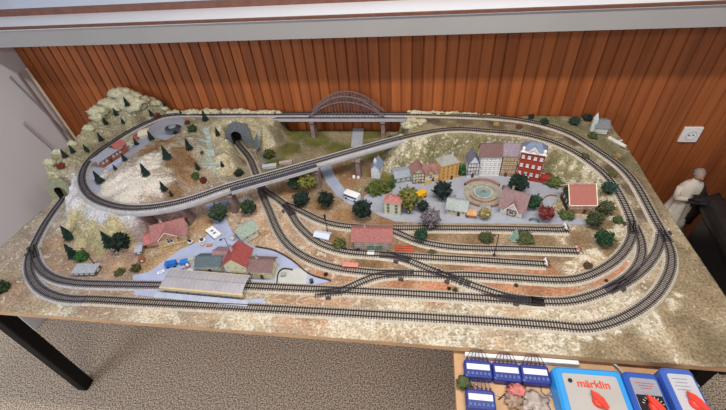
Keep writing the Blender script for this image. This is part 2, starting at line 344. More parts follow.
# ------------------------------------------------------------------ the landscape
land = thing('model_landscape', 'sculpted model railway landscape with rocky hills, covering the whole long table', 'model landscape', (0, 0, TZ))
vx = []
for j in range(NY):
    xm = xmax(gy[j])
    for i in range(NX):
        x = X0 + (xm - X0) * i / (NX - 1); vx.append((x, gy[j], max(.0008, hgt(x, gy[j]) + .0008)))
fc = [(j * NX + i, j * NX + i + 1, (j + 1) * NX + i + 1, (j + 1) * NX + i) for j in range(NY - 1) for i in range(NX - 1)]
rim = [i for i in range(NX)] + [j * NX + NX - 1 for j in range(1, NY)] + [(NY - 1) * NX + i for i in range(NX - 2, -1, -1)] + [j * NX for j in range(NY - 2, 0, -1)]
o0 = len(vx); vx += [(vx[i][0], vx[i][1], 0) for i in rim]; n = len(rim)
fc += [(rim[k], o0 + k, o0 + (k + 1) % n, rim[(k + 1) % n]) for k in range(n)]
fc.append(tuple(range(o0 + n - 1, o0 - 1, -1)))
me = bpy.data.meshes.new('terrain'); me.from_pydata(vx, [], fc)
ca = me.color_attributes.new('Col', 'FLOAT_COLOR', 'POINT'); dat = np.ones((len(vx), 4), np.float32)
flatc = col.reshape(-1, 3); dat[:NX * NY, :3] = flatc; dat[:NX * NY, 3] = wh.reshape(-1)
dat[o0:, :3] = flatc[rim]; dat[o0:, 3] = wh.reshape(-1)[rim]
ca.data.foreach_set('color', dat.reshape(-1)); me.polygons.foreach_set('use_smooth', [True] * len(fc))
tm = bpy.data.materials.new('scenery_ground'); tm.use_nodes = True
n_ = tm.node_tree.nodes; l_ = tm.node_tree.links; bs = n_['Principled BSDF']; bs.inputs['Roughness'].default_value = .95; bs.inputs['Specular IOR Level'].default_value = .1
va = n_.new('ShaderNodeVertexColor'); va.layer_name = 'Col'; tc = n_.new('ShaderNodeTexCoord')
def noi(sc, det=5, dist_=0.0):
    k = n_.new('ShaderNodeTexNoise'); k.inputs['Scale'].default_value = sc; k.inputs['Detail'].default_value = det; k.inputs['Distortion'].default_value = dist_; l_.new(tc.outputs['Object'], k.inputs['Vector']); return k
def mth(op, a, b, clamp=False):
    k = n_.new('ShaderNodeMath'); k.operation = op; k.use_clamp = clamp
    for s_, v_ in ((0, a), (1, b)):
        if isinstance(v_, (int, float)): k.inputs[s_].default_value = v_
        else: l_.new(v_, k.inputs[s_])
    return k.outputs[0]
n1 = noi(38, 8, 1.2); n2 = noi(160, 4); n3 = noi(11, 4, .5)
# cream blotches: threshold moves with the painted amount
t_ = mth('MULTIPLY', va.outputs['Alpha'], .27); t_ = mth('SUBTRACT', .71, t_); s_ = mth('SUBTRACT', n1.outputs['Fac'], t_); bfac = mth('MULTIPLY', mth('MULTIPLY', s_, 9, True), mth('MULTIPLY', mth('SUBTRACT', n2.outputs['Fac'], .30), 3.2, True), True)
vr = n_.new('ShaderNodeValToRGB'); vr.color_ramp.elements[0].position = .25; vr.color_ramp.elements[1].position = .75
vr.color_ramp.elements[0].color = (.30, .28, .27, 1); vr.color_ramp.elements[1].color = (1.45, 1.45, 1.4, 1); l_.new(n2.outputs['Fac'], vr.inputs['Fac'])
mx = n_.new('ShaderNodeMix'); mx.data_type = 'RGBA'; mx.blend_type = 'MULTIPLY'; mx.inputs[0].default_value = .8
l_.new(va.outputs['Color'], mx.inputs[6]); l_.new(vr.outputs['Color'], mx.inputs[7])
vr3 = n_.new('ShaderNodeValToRGB'); vr3.color_ramp.elements[0].position = .35; vr3.color_ramp.elements[1].position = .65
vr3.color_ramp.elements[0].color = (.70, .68, .64, 1); vr3.color_ramp.elements[1].color = (1.15, 1.1, 1.05, 1); l_.new(n3.outputs['Fac'], vr3.inputs['Fac'])
mx3 = n_.new('ShaderNodeMix'); mx3.data_type = 'RGBA'; mx3.blend_type = 'MULTIPLY'; mx3.inputs[0].default_value = 1
l_.new(mx.outputs[2], mx3.inputs[6]); l_.new(vr3.outputs['Color'], mx3.inputs[7])
m2 = n_.new('ShaderNodeMix'); m2.data_type = 'RGBA'; l_.new(bfac, m2.inputs[0]); l_.new(mx3.outputs[2], m2.inputs[6]); m2.inputs[7].default_value = lin((216, 208, 190)) + (1,)
l_.new(m2.outputs[2], bs.inputs['Base Color'])
bp = n_.new('ShaderNodeBump'); bp.inputs['Strength'].default_value = .6; bp.inputs['Distance'].default_value = .003; l_.new(n2.outputs['Fac'], bp.inputs['Height']); l_.new(bp.outputs['Normal'], bs.inputs['Normal'])
me.materials.append(tm); me.update()
ter = bpy.data.objects.new('terrain', me); C.objects.link(ter); ter.parent = land
RC = {'village': (160, 163, 174), 'lane': (158, 166, 186), 'backlane': (168, 172, 178), 'yard': (168, 176, 204), 'plateau': (160, 163, 176), 'forecourt': (190, 190, 184)}
RN = {'village': ('paved_square', 'grey paved village square'), 'lane': ('lane', 'grey lane running under the bridge'), 'backlane': ('lane', 'short grey lane behind the bridge'), 'yard': ('station_road', 'pale blue grey station road'), 'plateau': ('hill_road', 'grey road on the hill inside the track loop'), 'forecourt': ('loading_yard', 'pale loading yard beside the station')}
for k, (h, _) in ROADS.items():
    mb = MB(); mb.prism([(p[0], p[1]) for p in RP[k]], h + .0002, h + (.0024 if k != 'forecourt' else .0034))
    o = mb.build(RN[k][0], mat(RC[k], .8, .08, 25), land); o['label'] = RN[k][1]
# stream and pool
st = MB()
for a, b, wd in ((128, 136, .016), (136, 146, .020), (146, 156, .030), (156, 166, .044)):
    for yy in np.arange(a, b, 1.0):
        q = ground(207 + .1 * (yy - 140), yy); q2 = ground(207 + .1 * (yy + 1 - 140), yy + 1)
        st.slab([(q2[0] - wd, q2[1], q2[2] - TZ + .002), (q2[0] + wd, q2[1], q2[2] - TZ + .002), (q[0] + wd, q[1], q[2] - TZ + .002), (q[0] - wd, q[1], q[2] - TZ + .002)], .002)
o = st.build('stream', mat((172, 186, 178), .2, .25, 70, spec=.5), land); o['label'] = 'pale blue green stream tumbling into a pool'

# ------------------------------------------------------------------ tunnel portals
def portal(name, label, cx, cy, rz, w, h, pts, depth=.05, hole=(.025, .080), colr=(112, 116, 120)):
    """stone face with arched mouth and a dark lined bore behind it"""
    t = MB(); hw, hh = hole; n = 12
    arch = [(-hw, 0), (-hw, hh - hw)] + [(hw * math.cos(PI - PI * k / n), hh - hw + hw * math.sin(PI - PI * k / n)) for k in range(1, n)] + [(hw, hh - hw), (hw, 0)]
    outer = pts; N = len(arch)
    # project each arch point outward onto the outline to make a ring of quads
    def hit(p):
        c0 = (0, .02); d = (p[0] - c0[0], p[1] - c0[1]); best = None
        if p[1] == 0: return (-w if p[0] < 0 else w, 0)
        for a, b in zip(outer, outer[1:]):
            ex, ez = b[0] - a[0], b[1] - a[1]; den = d[0] * ez - d[1] * ex
            if abs(den) < 1e-9: continue
            tt = ((a[0] - c0[0]) * ez - (a[1] - c0[1]) * ex) / den; uu = ((a[0] - c0[0]) * d[1] - (a[1] - c0[1]) * d[0]) / den
            if tt > 1 and -.01 <= uu <= 1.01: best = tt if best is None else min(best, tt)
        best = best or 1.5; return (c0[0] + d[0] * best, c0[1] + d[1] * best)
    out = [hit(p) for p in arch]
    vs = [(p[0], 0, p[1]) for p in arch] + [(p[0], 0, p[1]) for p in out] + [(p[0], .012, p[1]) for p in arch] + [(p[0], .012, p[1]) for p in out]
    fs = []
    for i in range(N - 1):
        fs += [(i, i + 1, N + i + 1, N + i), (2 * N + i, 3 * N + i, 3 * N + i + 1, 2 * N + i + 1), (N + i, N + i + 1, 3 * N + i + 1, 3 * N + i)]
    t.add(vs, fs)
    o = t.build(name, mat(colr, .85, .2, 90, bump=.5), land, loc=(cx, cy, .001)); o.rotation_euler = (0, 0, rz); o['label'] = label
    b = MB(); vs = [(p[0] * 1.0, .0, p[1]) for p in arch] + [(p[0], depth, p[1]) for p in arch]
    b.add(vs, [(i, N + i, N + i + 1, i + 1) for i in range(N - 1)] + [tuple(range(N, 2 * N))])
    b.build('tunnel_bore', mat((34, 32, 32), .95, .2, 40), o)
    h_ = MB()   # rock covering over the bore
    vs = [(p[0] * 1.12, .01, p[1] * 1.1) for p in arch] + [(p[0] * 1.15, depth + .01, p[1] * 1.14) for p in arch]
    h_.add(vs, [(i, i + 1, N + i + 1, N + i) for i in range(N - 1)] + [tuple(range(2 * N - 1, N - 1, -1))]); h_.build('tunnel_cover', mat((176, 170, 128), .95, .35, 60, bump=.6), o)
    return o
g1 = at(239.5, 146, 0)
portal('tunnel_portal', 'grey stone tunnel mouth under the rear hill', g1[0], g1[1] - .0, math.radians(8), .075, .1, [(-.050, 0), (-.052, .07), (-.03, .108), (.008, .128), (.055, .112), (.100, .088), (.115, 0)])
portal('tunnel_portal', 'green grey tunnel mouth at the left edge', -1.490, 1.088, math.radians(12), .045, .1, [(-.042, 0), (-.045, .07), (-.03, .096), (0, .102), (.035, .096), (.05, .06), (.05, 0)], .045, (.022, .066), (148, 148, 120))
wg = MB(); wg.slab([(-.79, 1.495, .0), (-.765, 1.455, 0), (-.735, 1.46, .035), (-.755, 1.505, .075)], .006); wg.slab([(-.895, 1.425, .010), (-.905, 1.49, .075), (-.900, 1.49, 0), (-.890, 1.425, 0)], .006)
o = wg.build('wing_wall', mat((112, 116, 120), .85, .2, 90, bump=.5), land); o['label'] = 'grey sloping wing walls of the rear tunnel mouth'
# boulders along the hill crests, cream rock
rockm = [mat((192, 186, 156), .95, .3, 70, bump=.8), mat((168, 166, 128), .95, .3, 70, bump=.8)]
def blobmesh(rad, sub, jag, seed, flat_=1.0):
    import bmesh
    bm = bmesh.new(); bmesh.ops.create_icosphere(bm, subdivisions=sub, radius=1)
    for v in bm.verts:
        k = 1 + jag * mn.fractal(v.co * 2.2 + Vector((seed * 3.1, seed, 0)), .8, 2, 4)
        v.co = Vector((v.co.x * rad[0] * k, v.co.y * rad[1] * k, v.co.z * rad[2] * k))
    vs = [tuple(v.co) for v in bm.verts]; fs = [tuple(v.index for v in f.verts) for f in bm.faces]; bm.free(); return vs, fs
rk = MB(); rnd_ = random.Random(4); CR = [(-1.30 + .022 * k, 1.652 + rnd_.uniform(-.004, .006), rnd_.uniform(.014, .026)) for k in range(29)] + [(-.04 + .021 * k, 1.655 + rnd_.uniform(-.003, .004), rnd_.uniform(.013, .022) * (1 - k / 34)) for k in range(24)] + [(-.055 + .018 * rnd_.random() * 4, 1.545 + .055 * rnd_.random(), rnd_.uniform(.010, .02)) for k in range(12)]
for (x, y, r_) in ((-1.40, 1.60, .055), (-1.50, 1.585, .05), (-1.45, 1.62, .04), (-1.54, 1.53, .036), (-1.44, 1.625, .03), (-1.40, 1.63, .034), (-1.36, 1.635, .024), (-1.49, 1.625, .028), (-1.52, 1.58, .03), (-1.53, 1.5, .026), (-1.525, 1.42, .022), (-1.32, 1.64, .018), (-1.2, 1.65, .014), (-1.1, 1.65, .012), (-1.0, 1.65, .014), (-.9, 1.65, .014), (-.8, 1.65, .016), (-.72, 1.648, .018), (-1.53, 1.3, .018), (-1.53, 1.22, .02), (-1.53, 1.16, .02), (.03, 1.65, .016), (.09, 1.65, .014), (-.03, 1.645, .012), (-.05, 1.56, .02), (-.07, 1.5, .02), (-.04, 1.52, .018)) + tuple(CR):
    vs, fs = blobmesh((r_ * 1.3, r_ * .8, r_ * .8), 2 if r_ < .02 else 3, .5, x * 7); z = hgt(x, y); rk.add([(v[0] + x, v[1] + y, v[2] + z + r_ * .1) for v in vs], fs)
from mathutils.bvhtree import BVHTree
BV = BVHTree.FromPolygons([Vector(v) for v in rk.v], rk.f)
o = rk.build('rock_crest', rockm[0], land, True); o['label'] = 'cream coloured crags along the hill crest'

# ------------------------------------------------------------------ table, legs
table = thing('layout_table', 'long wooden baseboard table on black square legs carrying the railway layout', 'table', (0, 0, 0))
tb = MB(); tb.prism([(X0, Y0), (X1, Y0), (X1, 1.237), (.876, 1.4), (.86, 1.55), (.828, 1.66), (X0, 1.66)], TZ - .018, TZ - .0001)
o = tb.build('table_top', mat((206, 164, 124), .55, .15, 12), table)
fr = MB()
for a, b in (((X0 + .03, Y0 + .04), (X1 - .03, Y0 + .04)), ((X0 + .03, 1.62), (.8, 1.62))): fr.box(((a[0] + b[0]) / 2, a[1], TZ - .045), (b[0] - a[0], .025, .05))
for x in (X0 + .03, X1 - .07): fr.box((x, 1.09, TZ - .045), (.025, 1.05, .05))
fr.build('frame', mat((30, 30, 30), .5, .1), table)
for x, y in ((-1.486, .61), (.80, .61), (-1.486, 1.6), (.78, 1.6)):
    lg = MB(); lg.bevbox((x, y, (TZ - .02) / 2), (.05, .05, TZ - .02), .004); lg.build('leg', mat((18, 19, 19), .6, .1, spec=.2), table)

# ------------------------------------------------------------------ tracks
steel = mat((70, 62, 66), .42, .15, 100, .6); slp = mat((84, 76, 74), .7, .2, 80); bedc = mat((186, 176, 160), .9, .18, 120); bedd = mat((172, 168, 168), .9, .18, 120)
def sub(name, a, b):
    p = PATH[name]; ia = int(np.argmin(np.hypot(p[:, 0] - a[0], p[:, 1] - a[1]) + 3 * abs(p[:, 2] - a[2]))); ib = int(np.argmin(np.hypot(p[:, 0] - b[0], p[:, 1] - b[1]) + 3 * abs(p[:, 2] - b[2])))
    return p[min(ia, ib):max(ia, ib) + 1]
kz = 0
def frames(p):
    t = np.gradient(p, axis=0); t[:, 2] = 0; t /= np.linalg.norm(t, axis=1)[:, None]; return t, np.stack([-t[:, 1], t[:, 0], np.zeros(len(t))], 1)
def sweep(mb, p, nrm, prof, mi=0):
    k = len(prof); vs = []
    for q, m_ in zip(p, nrm):
        for (u, w_) in prof: vs.append((q[0] + m_[0] * u, q[1] + m_[1] * u, q[2] + w_))
    fs = [(i * k + j, (i + 1) * k + j, (i + 1) * k + (j + 1) % k, i * k + (j + 1) % k) for i in range(len(p) - 1) for j in range(k)]
    fs += [tuple(range(k)), tuple(range(len(p) * k - 1, len(p) * k - k - 1, -1))]
    mb.add(vs, fs, mi)
slp2 = mat((88, 82, 86), .7, .15, 80)
def track(p, label, group='railway tracks on the layout', bed=bedc):
    global kz
    dz = (kz % 5) * .0003; kz += 1
    t = thing('railway_track', label, 'railway track', (p[0][0], p[0][1], TZ + p[0][2]), 0, group)
    q = p - p[0]; tg, nr = frames(q)
    b = MB(); sweep(b, q, nr, [(-.0225, .0005), (-.0175, .0042 + dz), (.0175, .0042 + dz), (.0225, .0005)]); b.build('roadbed', bed, t)
    s = MB(); L = np.r_[0, np.cumsum(np.linalg.norm(np.diff(q, axis=0), axis=1))]
    for d in np.arange(.003, L[-1], .0078):
        c = [np.interp(d, L, q[:, k]) for k in range(3)]; u = [np.interp(d, L, tg[:, k]) for k in range(2)]
        s.box((c[0], c[1], c[2] + .0052 + dz), (.0036, .030, .0022), math.atan2(u[1], u[0]))
    o = s.build('sleepers', slp2 if bed is bedd else slp, t); o['kind'] = 'stuff'
    for sd in (-1, 1):
        r_ = MB(); g = .0083 * sd; sweep(r_, q, nr, [(g - .0011, .0060 + dz), (g + .0011, .0060 + dz), (g + .0011, .0088 + dz), (g - .0011, .0088 + dz)]); r_.build('rail', steel, t)
    return t
A = lambda px, py, h=0: np.array(at(px, py, h))
O = PATH['outer']
def seg(marks, labels, beds=None):
    idx = [0] + [int(np.argmin(np.linalg.norm(O - np.array(m_), axis=1) + 0)) for m_ in marks] + [len(O) - 1]
    for i in range(len(idx) - 1):
        track(O[idx[i]:idx[i + 1] + 1], labels[i], bed=(beds[i] if beds else bedc))
seg([A(35.5, 241), (-1.05, .611, 0), (.404, .631, 0), A(665, 237), (.30, 1.635, .086), (-.06, 1.638, .098), (-.69, 1.638, .1), A(85.5, 165, .1), A(142, 208, .1), A(400, 138, .1), A(490, 131, .094), A(632, 222, .004), (.45, .789, 0), A(454, 275.5)],
    ['track leaving the tunnel at the far left edge', 'outer left curve of track by the front left corner', 'long straight track nearest the front edge of the table', 'outermost right hand curve of track above the front right corner', 'outer of the two tracks climbing round the back right corner',
     'straight track along the rear edge right of the arch bridge', 'track carried by the iron arch bridge along the wooden wall', 'track behind the hill village at the back left', 'raised track loop round the hill station at the left', 'track crossing the long diagonal viaduct',
     'track on the embankment behind the village houses', 'inner of the two tracks climbing round the right side', 'innermost right hand curve of track beside the stub tracks', 'straight track ending at the double crossing in the yard', 'track from the double crossing curving back under the viaduct into the grey tunnel'],
    [bedd, bedd, bedc, bedc, bedc, bedc, bedd, bedd, bedd, bedd, bedc, bedc, bedc, bedc, bedc])
IN = PATH['inner']; ii = int(np.argmin(np.hypot(IN[:, 0] + .66, IN[:, 1] - .69)))
track(IN[:ii + 1], 'inner left curve of track running under the platform roof', bed=bedd); track(IN[ii:], 'second straight track from the front, right of the platform roof')
track(PATH['branch_right'], 'short branch track joining the two right hand curves'); track(PATH['yard_a'], 'lowest of the three stub tracks below the village, ending at a buffer stop')
track(PATH['yard_b'], 'stub track along the lower edge of the village square'); track(PATH['yard_c'], 'middle stub track starting behind the red roofed engine shed')
track(PATH['crossover'], 'diagonal track through the double crossing to the second front track'); track(PATH['link'], 'short link track rising from the second front track into the yard')
# turnouts: darker timbers and point blades on the meeting tracks
def turnout(px, py, h, label, ln=.08):
    g = at(px, py, h + .006); best = None
    for p in PATH.values():
        k = int(np.argmin(np.linalg.norm(p - np.array((g[0], g[1], h)), axis=1))); d = np.linalg.norm(p[k] - np.array((g[0], g[1], h)))
        if best is None or d < best[0]: q = p[min(k + 1, len(p) - 1)] - p[max(k - 1, 0)]; best = (d, p[k], math.atan2(q[1], q[0]))
    c = best[1]; t = thing('track_turnout', label, 'railway switch', (c[0], c[1], TZ + c[2] + .0062), best[2], 'turnouts where tracks divide')
    s = MB()
    for k in range(11): s.box((-ln / 2 + ln * k / 10, 0, 0), (.0030, .033, .0026))
    s.build('timbers', mat((82, 76, 76), .6, .2), t)
    for u, v in ((-.0083, -.0083), (.0083, .0083), (-.0083, .002), (.0083, -.002)):
        b = MB(); b.bar((-ln / 2, u, .0024), (ln / 2, v, .0024), .0014, 4); b.build('blade', mat((44, 40, 46), .4, .1, metal=.5), t)
    m_ = MB(); m_.bevbox((0, -.022, .001), (.016, .008, .006), .002); m_.build('point_motor', mat((70, 64, 62), .5), t)
turnout(33.5, 252, 0, 'dark turnout on the left curve below the cliff')
turnout(632, 225, 0, 'dark turnout on the inner right hand track')
turnout(662, 233, 0, 'dark turnout on the outer right hand track nearest the table edge')
turnout(617, 285, 0, 'dark turnout where two right hand curves join the second front track')
turnout(449, 276, 0, 'long double slip crossing in the middle of the yard', .13)
turnout(398, 257, 0, 'dark turnout left of the lowest stub track')
turnout(289, 208, 0, 'dark turnout just below the diagonal viaduct')
turnout(515, 298, 0, 'dark turnout on the second front track at the diagonal track')
turnout(328, 292, 0, 'dark turnout on the second front track right of the loading yard')
turnout(400, 274, 0, 'dark turnout left of the double crossing')
# ------------------------------------------------------------------ bridges
conc = mat((182, 180, 184), .8, .1, 40); pierm = mat((132, 112, 108), .85, .25, 60)
def pier(parent, x, y, ztop, w=.016, d=.03):
    b = MB(); r1 = [(-1.15, -1.1), (1.15, -1.1), (1.15, 1.1), (-1.15, 1.1)]; vs = []
    for k, z in ((1.25, 0), (1.0, ztop - .008), (1.3, ztop)):
        vs += [(x + u * w * k * .5, y + v * d * k * .5, z) for u, v in ((-1, -1), (1, -1), (1, 1), (-1, 1))]
    fs = [(3, 2, 1, 0), (8, 9, 10, 11)] + [(j * 4 + i, j * 4 + (i + 1) % 4, j * 4 + 4 + (i + 1) % 4, j * 4 + 4 + i) for j in range(2) for i in range(4)]
    b.add(vs, fs); b.build('pier', pierm, parent)
ia = int(np.argmin(np.linalg.norm(O - A(88, 193, .1), axis=1))); ib = int(np.argmin(np.linalg.norm(O - A(402, 137.5, .1), axis=1)))
dk = O[min(ia, ib):max(ia, ib) + 1]
via = thing('viaduct', 'long diagonal concrete railway viaduct on brown piers crossing the layout', 'railway bridge', (0, 0, TZ))
tg, nr = frames(dk); b = MB(); sweep(b, dk, nr, [(-.028, -.011), (-.028, .0), (.028, .0), (.028, -.011)]); b.build('deck', conc, via)
for sd in (-1, 1):
    b = MB(); sweep(b, dk, nr, [(sd * .0265, -.008), (sd * .0265, .002), (sd * .029, .002), (sd * .029, -.008)][::sd]); b.build('parapet', conc, via)
i1 = int(np.argmin(np.linalg.norm(dk - A(229, 186, .1), axis=1))); i2 = int(np.argmin(np.linalg.norm(dk - A(316, 161.5, .1), axis=1))); i1, i2 = min(i1, i2), max(i1, i2)
wk = dk[i1:i2]; tw, nw = frames(wk); sgn = -1 if nw[len(nw) // 2][1] > 0 else 1
b = MB(); sweep(b, wk, nw, [(sgn * .021, .001), (sgn * .021, .009), (sgn * .046, .009), (sgn * .046, .001)][::-sgn])
for k in range(0, len(wk) - 1):
    c = wk[k]; b.box((c[0] + nw[k][0] * sgn * .034, c[1] + nw[k][1] * sgn * .034, .1105), (.003, .022, .003), math.atan2(tw[k][1], tw[k][0]))
o = b.build('walkway', mat((74, 74, 82), .6, .2), via); o['label'] = 'dark grey slatted walkway'
b = MB(); sweep(b, wk, nw, [(sgn * .045, -.003), (sgn * .045, .010), (sgn * .048, .010), (sgn * .048, -.003)][::-sgn]); b.build('parapet', conc, via)
for px, py in ((359, 177), (319, 188), (190, 224), (236, 212)): g = at(px, py, 0); pier(via, g[0], g[1] + .008, .083)
ab = thing('arch_bridge', 'rusty iron arch bridge carrying the rear track along the wooden wall', 'railway bridge', (0, 0, TZ))
b = MB(); b.box((-.375, 1.635, .089), (.65, .06, .018)); b.build('deck', mat((92, 92, 100), .6, .15), ab)
b = MB(); b.box((-.375, 1.6035, .090), (.65, .004, .014)); b.build('edge_beam', mat((180, 176, 182), .6, .1), ab)
iron = mat((132, 116, 118), .6, .25, 90, .2)
xa, xb = -.522, -.156; zf = lambda x, hh_: .1 + hh_ * (1 - ((x - (xa + xb) / 2) / ((xb - xa) / 2)) ** 2)
for yy in (1.608, 1.660):
    b = MB(); n = 24; pu = [(xa + (xb - xa) * k / n, yy, zf(xa + (xb - xa) * k / n, .108)) for k in range(n + 1)]; pl = [(p[0], yy, zf(p[0], .080)) for p in pu]
    b.tube(pu, .0028, 5); b.tube(pl, .0028, 5)
    for k in range(1, n): b.bar(pu[k], pl[k], .0012, 4); b.bar(pl[k], pu[k - 1], .001, 4)
    b.build('arch_rib', iron, ab)
    for k in range(1, n): b = MB(); b.bar((pl[k][0], yy, .1), pl[k], .0012, 4); b.build('hanger', iron, ab)
b = MB()
for k in range(4, 21): x = xa + (xb - xa) * k / 24; b.bar((x, 1.608, zf(x, .108)), (x, 1.660, zf(x, .108)), .0016, 4); 
for k in range(4, 20, 2): x = xa + (xb - xa) * k / 24; x2 = xa + (xb - xa) * (k + 2) / 24; b.bar((x, 1.608, zf(x, .108)), (x2, 1.660, zf(x2, .108)), .001, 4)
b.build('cross_bracing', iron, ab)
pier(ab, -.507, 1.615, .081, .016, .045); pier(ab, -.165, 1.615, .081, .016, .045)
#HOUSES
# ------------------------------------------------------------------ buildings
glass = mat((52, 58, 66), .15, .1, 30, spec=.6); frm = mat((228, 226, 220), .6, .05); timb = mat((88, 62, 50), .8, .15)
def window(parent, x, y, z, w, h, face, fm=frm, nm='window', gm=None):
    """framed window; face 'f','b','l','r' of the house"""
    m = MB(); t = .0016; b_ = .0013
    def bx(u, v, du, dv, dep, mi):
        if face in 'fb': m.box((u, (-dep / 2 if face == 'f' else dep / 2), v), (du, dep, dv), 0, mi)
        else: m.box(((-dep / 2 if face == 'l' else dep / 2), u, v), (dep, du, dv), 0, mi)
    bx(0, 0, w, h, .0006, 1)
    bx(0, h / 2, w + b_ * 2, b_, t, 0); bx(0, -h / 2, w + b_ * 3, b_, t * 1.4, 0); bx(-w / 2, 0, b_, h, t, 0); bx(w / 2, 0, b_, h, t, 0); bx(0, 0, b_ * .6, h, t * .8, 0)
    if nm == 'window': bx(0, h * .15, w, b_ * .6, t * .8, 0)
    return m.build(nm, [fm, gm or glass], parent, loc=(x, y, z))
def house(name, label, cat, Apx, Bpx, depth, he, hr, wallc, roofc, ridge='x', rows=2, cols=3, side=1, base=0.0, over=.006, ww=.007, wh=.010, chim=1, door=None, fmat=frm, win_c=None, wamt=.08, group=None, roofamt=.2, z0=.012, dorm=None, plinth=None, off=0.0, lean=None):
    a = np.array(at(*Apx, base)); b = np.array(at(*Bpx, base)); w = float(np.hypot(*(b - a)[:2])); ang = math.atan2(b[1] - a[1], b[0] - a[0]); c = (a + b) / 2
    base_z = TZ + base + .0024
    t = thing(name, label, cat, (c[0], c[1], base_z), ang, group)
    wm_ = mat(wallc, .85, wamt, 90); rm = mat(roofc, .8, roofamt, 160, bump=.4)
    hw = w / 2; m = MB()
    if ridge == 'x':
        m.add([(-hw, 0, 0), (hw, 0, 0), (hw, depth, 0), (-hw, depth, 0), (-hw, 0, he), (hw, 0, he), (hw, depth, he), (-hw, depth, he), (-hw, depth / 2, hr), (hw, depth / 2, hr)],
              [(3, 2, 1, 0), (0, 1, 5, 4), (2, 3, 7, 6), (1, 2, 6, 9, 5), (3, 0, 4, 8, 7), (4, 5, 9, 8), (6, 7, 8, 9)])
    elif ridge == 'y':
        m.add([(-hw, 0, 0), (hw, 0, 0), (hw, depth, 0), (-hw, depth, 0), (-hw, 0, he), (hw, 0, he), (hw, depth, he), (-hw, depth, he), (0, 0, hr), (0, depth, hr)],
              [(3, 2, 1, 0), (0, 1, 5, 8, 4), (2, 3, 7, 9, 6), (1, 2, 6, 5), (3, 0, 4, 7), (4, 8, 9, 7), (5, 6, 9, 8)])
    else: m.box((0, depth / 2, he / 2), (w, depth, he))
    m.build('walls', wm_, t)
    o = over; r = MB(); th_ = .0022
    if ridge == 'x':
        s = (hr - he) / (depth / 2); e = he - s * o + .002
        r.slab([(-hw - o, -o, e), (hw + o, -o, e), (hw + o, depth / 2, hr + .002), (-hw - o, depth / 2, hr + .002)], th_)
        r.slab([(hw + o, depth + o, e), (-hw - o, depth + o, e), (-hw - o, depth / 2, hr + .002), (hw + o, depth / 2, hr + .002)], th_)
        r.bar((-hw - o, depth / 2, hr + .0022), (hw + o, depth / 2, hr + .0022), .0014, 6)
    elif ridge == 'y':
        s = (hr - he) / hw; e = he - s * o + .002
        r.slab([(-hw - o, depth + o, e), (-hw - o, -o, e), (0, -o, hr + .002), (0, depth + o, hr + .002)], th_)
        r.slab([(hw + o, -o, e), (hw + o, depth + o, e), (0, depth + o, hr + .002), (0, -o, hr + .002)], th_)
        r.bar((0, -o, hr + .0022), (0, depth + o, hr + .0022), .0014, 6)
    elif ridge == 'hip':
        i_ = min(hw, depth / 2) * .75
        vs = [(-hw - o, -o, he), (hw + o, -o, he), (hw + o, depth + o, he), (-hw - o, depth + o, he), (-hw + i_, depth / 2 - .002, hr), (hw - i_, depth / 2 - .002, hr), (hw - i_, depth / 2 + .002, hr), (-hw + i_, depth / 2 + .002, hr)]
        r.add(vs, [(3, 2, 1, 0), (0, 1, 5, 4), (1, 2, 6, 5), (2, 3, 7, 6), (3, 0, 4, 7), (4, 5, 6, 7)])
    else:
        r.box((0, depth / 2, he + .0015), (w + 2 * o, depth + 2 * o, .003))
    r.build('roof', rm, t)
    gm = mat(win_c, .5, .05) if win_c else glass
    zs = [z0 + (he - z0 - .004) * (k + .5) / rows for k in range(rows)]
    for rr, z in enumerate(zs):
        for k in range(cols):
            if door is not None and rr == 0 and k == door: continue
            window(t, -hw + w * (k + .5) / cols, -.0002, z, ww, wh, 'f', fmat, gm=gm)
    if door is not None:
        x = -hw + w * (door + .5) / cols; d = MB(); d.box((0, -.001, .009), (.009, .003, .018), 0, 0); d.box((0, -.0022, .014), (.005, .002, .005), 0, 1); d.build('door', [timb, glass], t, loc=(x, 0, 0))
    if side:
        ns = max(1, int(depth / .022))
        for z in zs:
            for k in range(ns):
                window(t, -hw - .0002, depth * (k + .5) / ns, z, ww, wh, 'l', fmat, gm=gm); window(t, hw + .0002, depth * (k + .5) / ns, z, ww, wh, 'r', fmat, gm=gm)
    for k in range(chim):
        m = MB(); cx = -hw * .4 + k * hw; cy = depth * .58; top = hr + .012 if ridge != 'flat' else he + .012
        m.bevbox((cx, cy, (he + top) / 2), (.007, .007, top - he), .0008, 0); m.box((cx, cy, top + .0008), (.009, .009, .0016), 0, 1); m.build('chimney', [mat((196, 184, 176), .85, .2), mat((120, 110, 104), .8)], t)
    if plinth: m = MB(); m.box((0, depth / 2, .003), (w + .006, depth + .006, .006)); m.build('plinth', mat(plinth, .9, .15), t)
    return t, w, ang
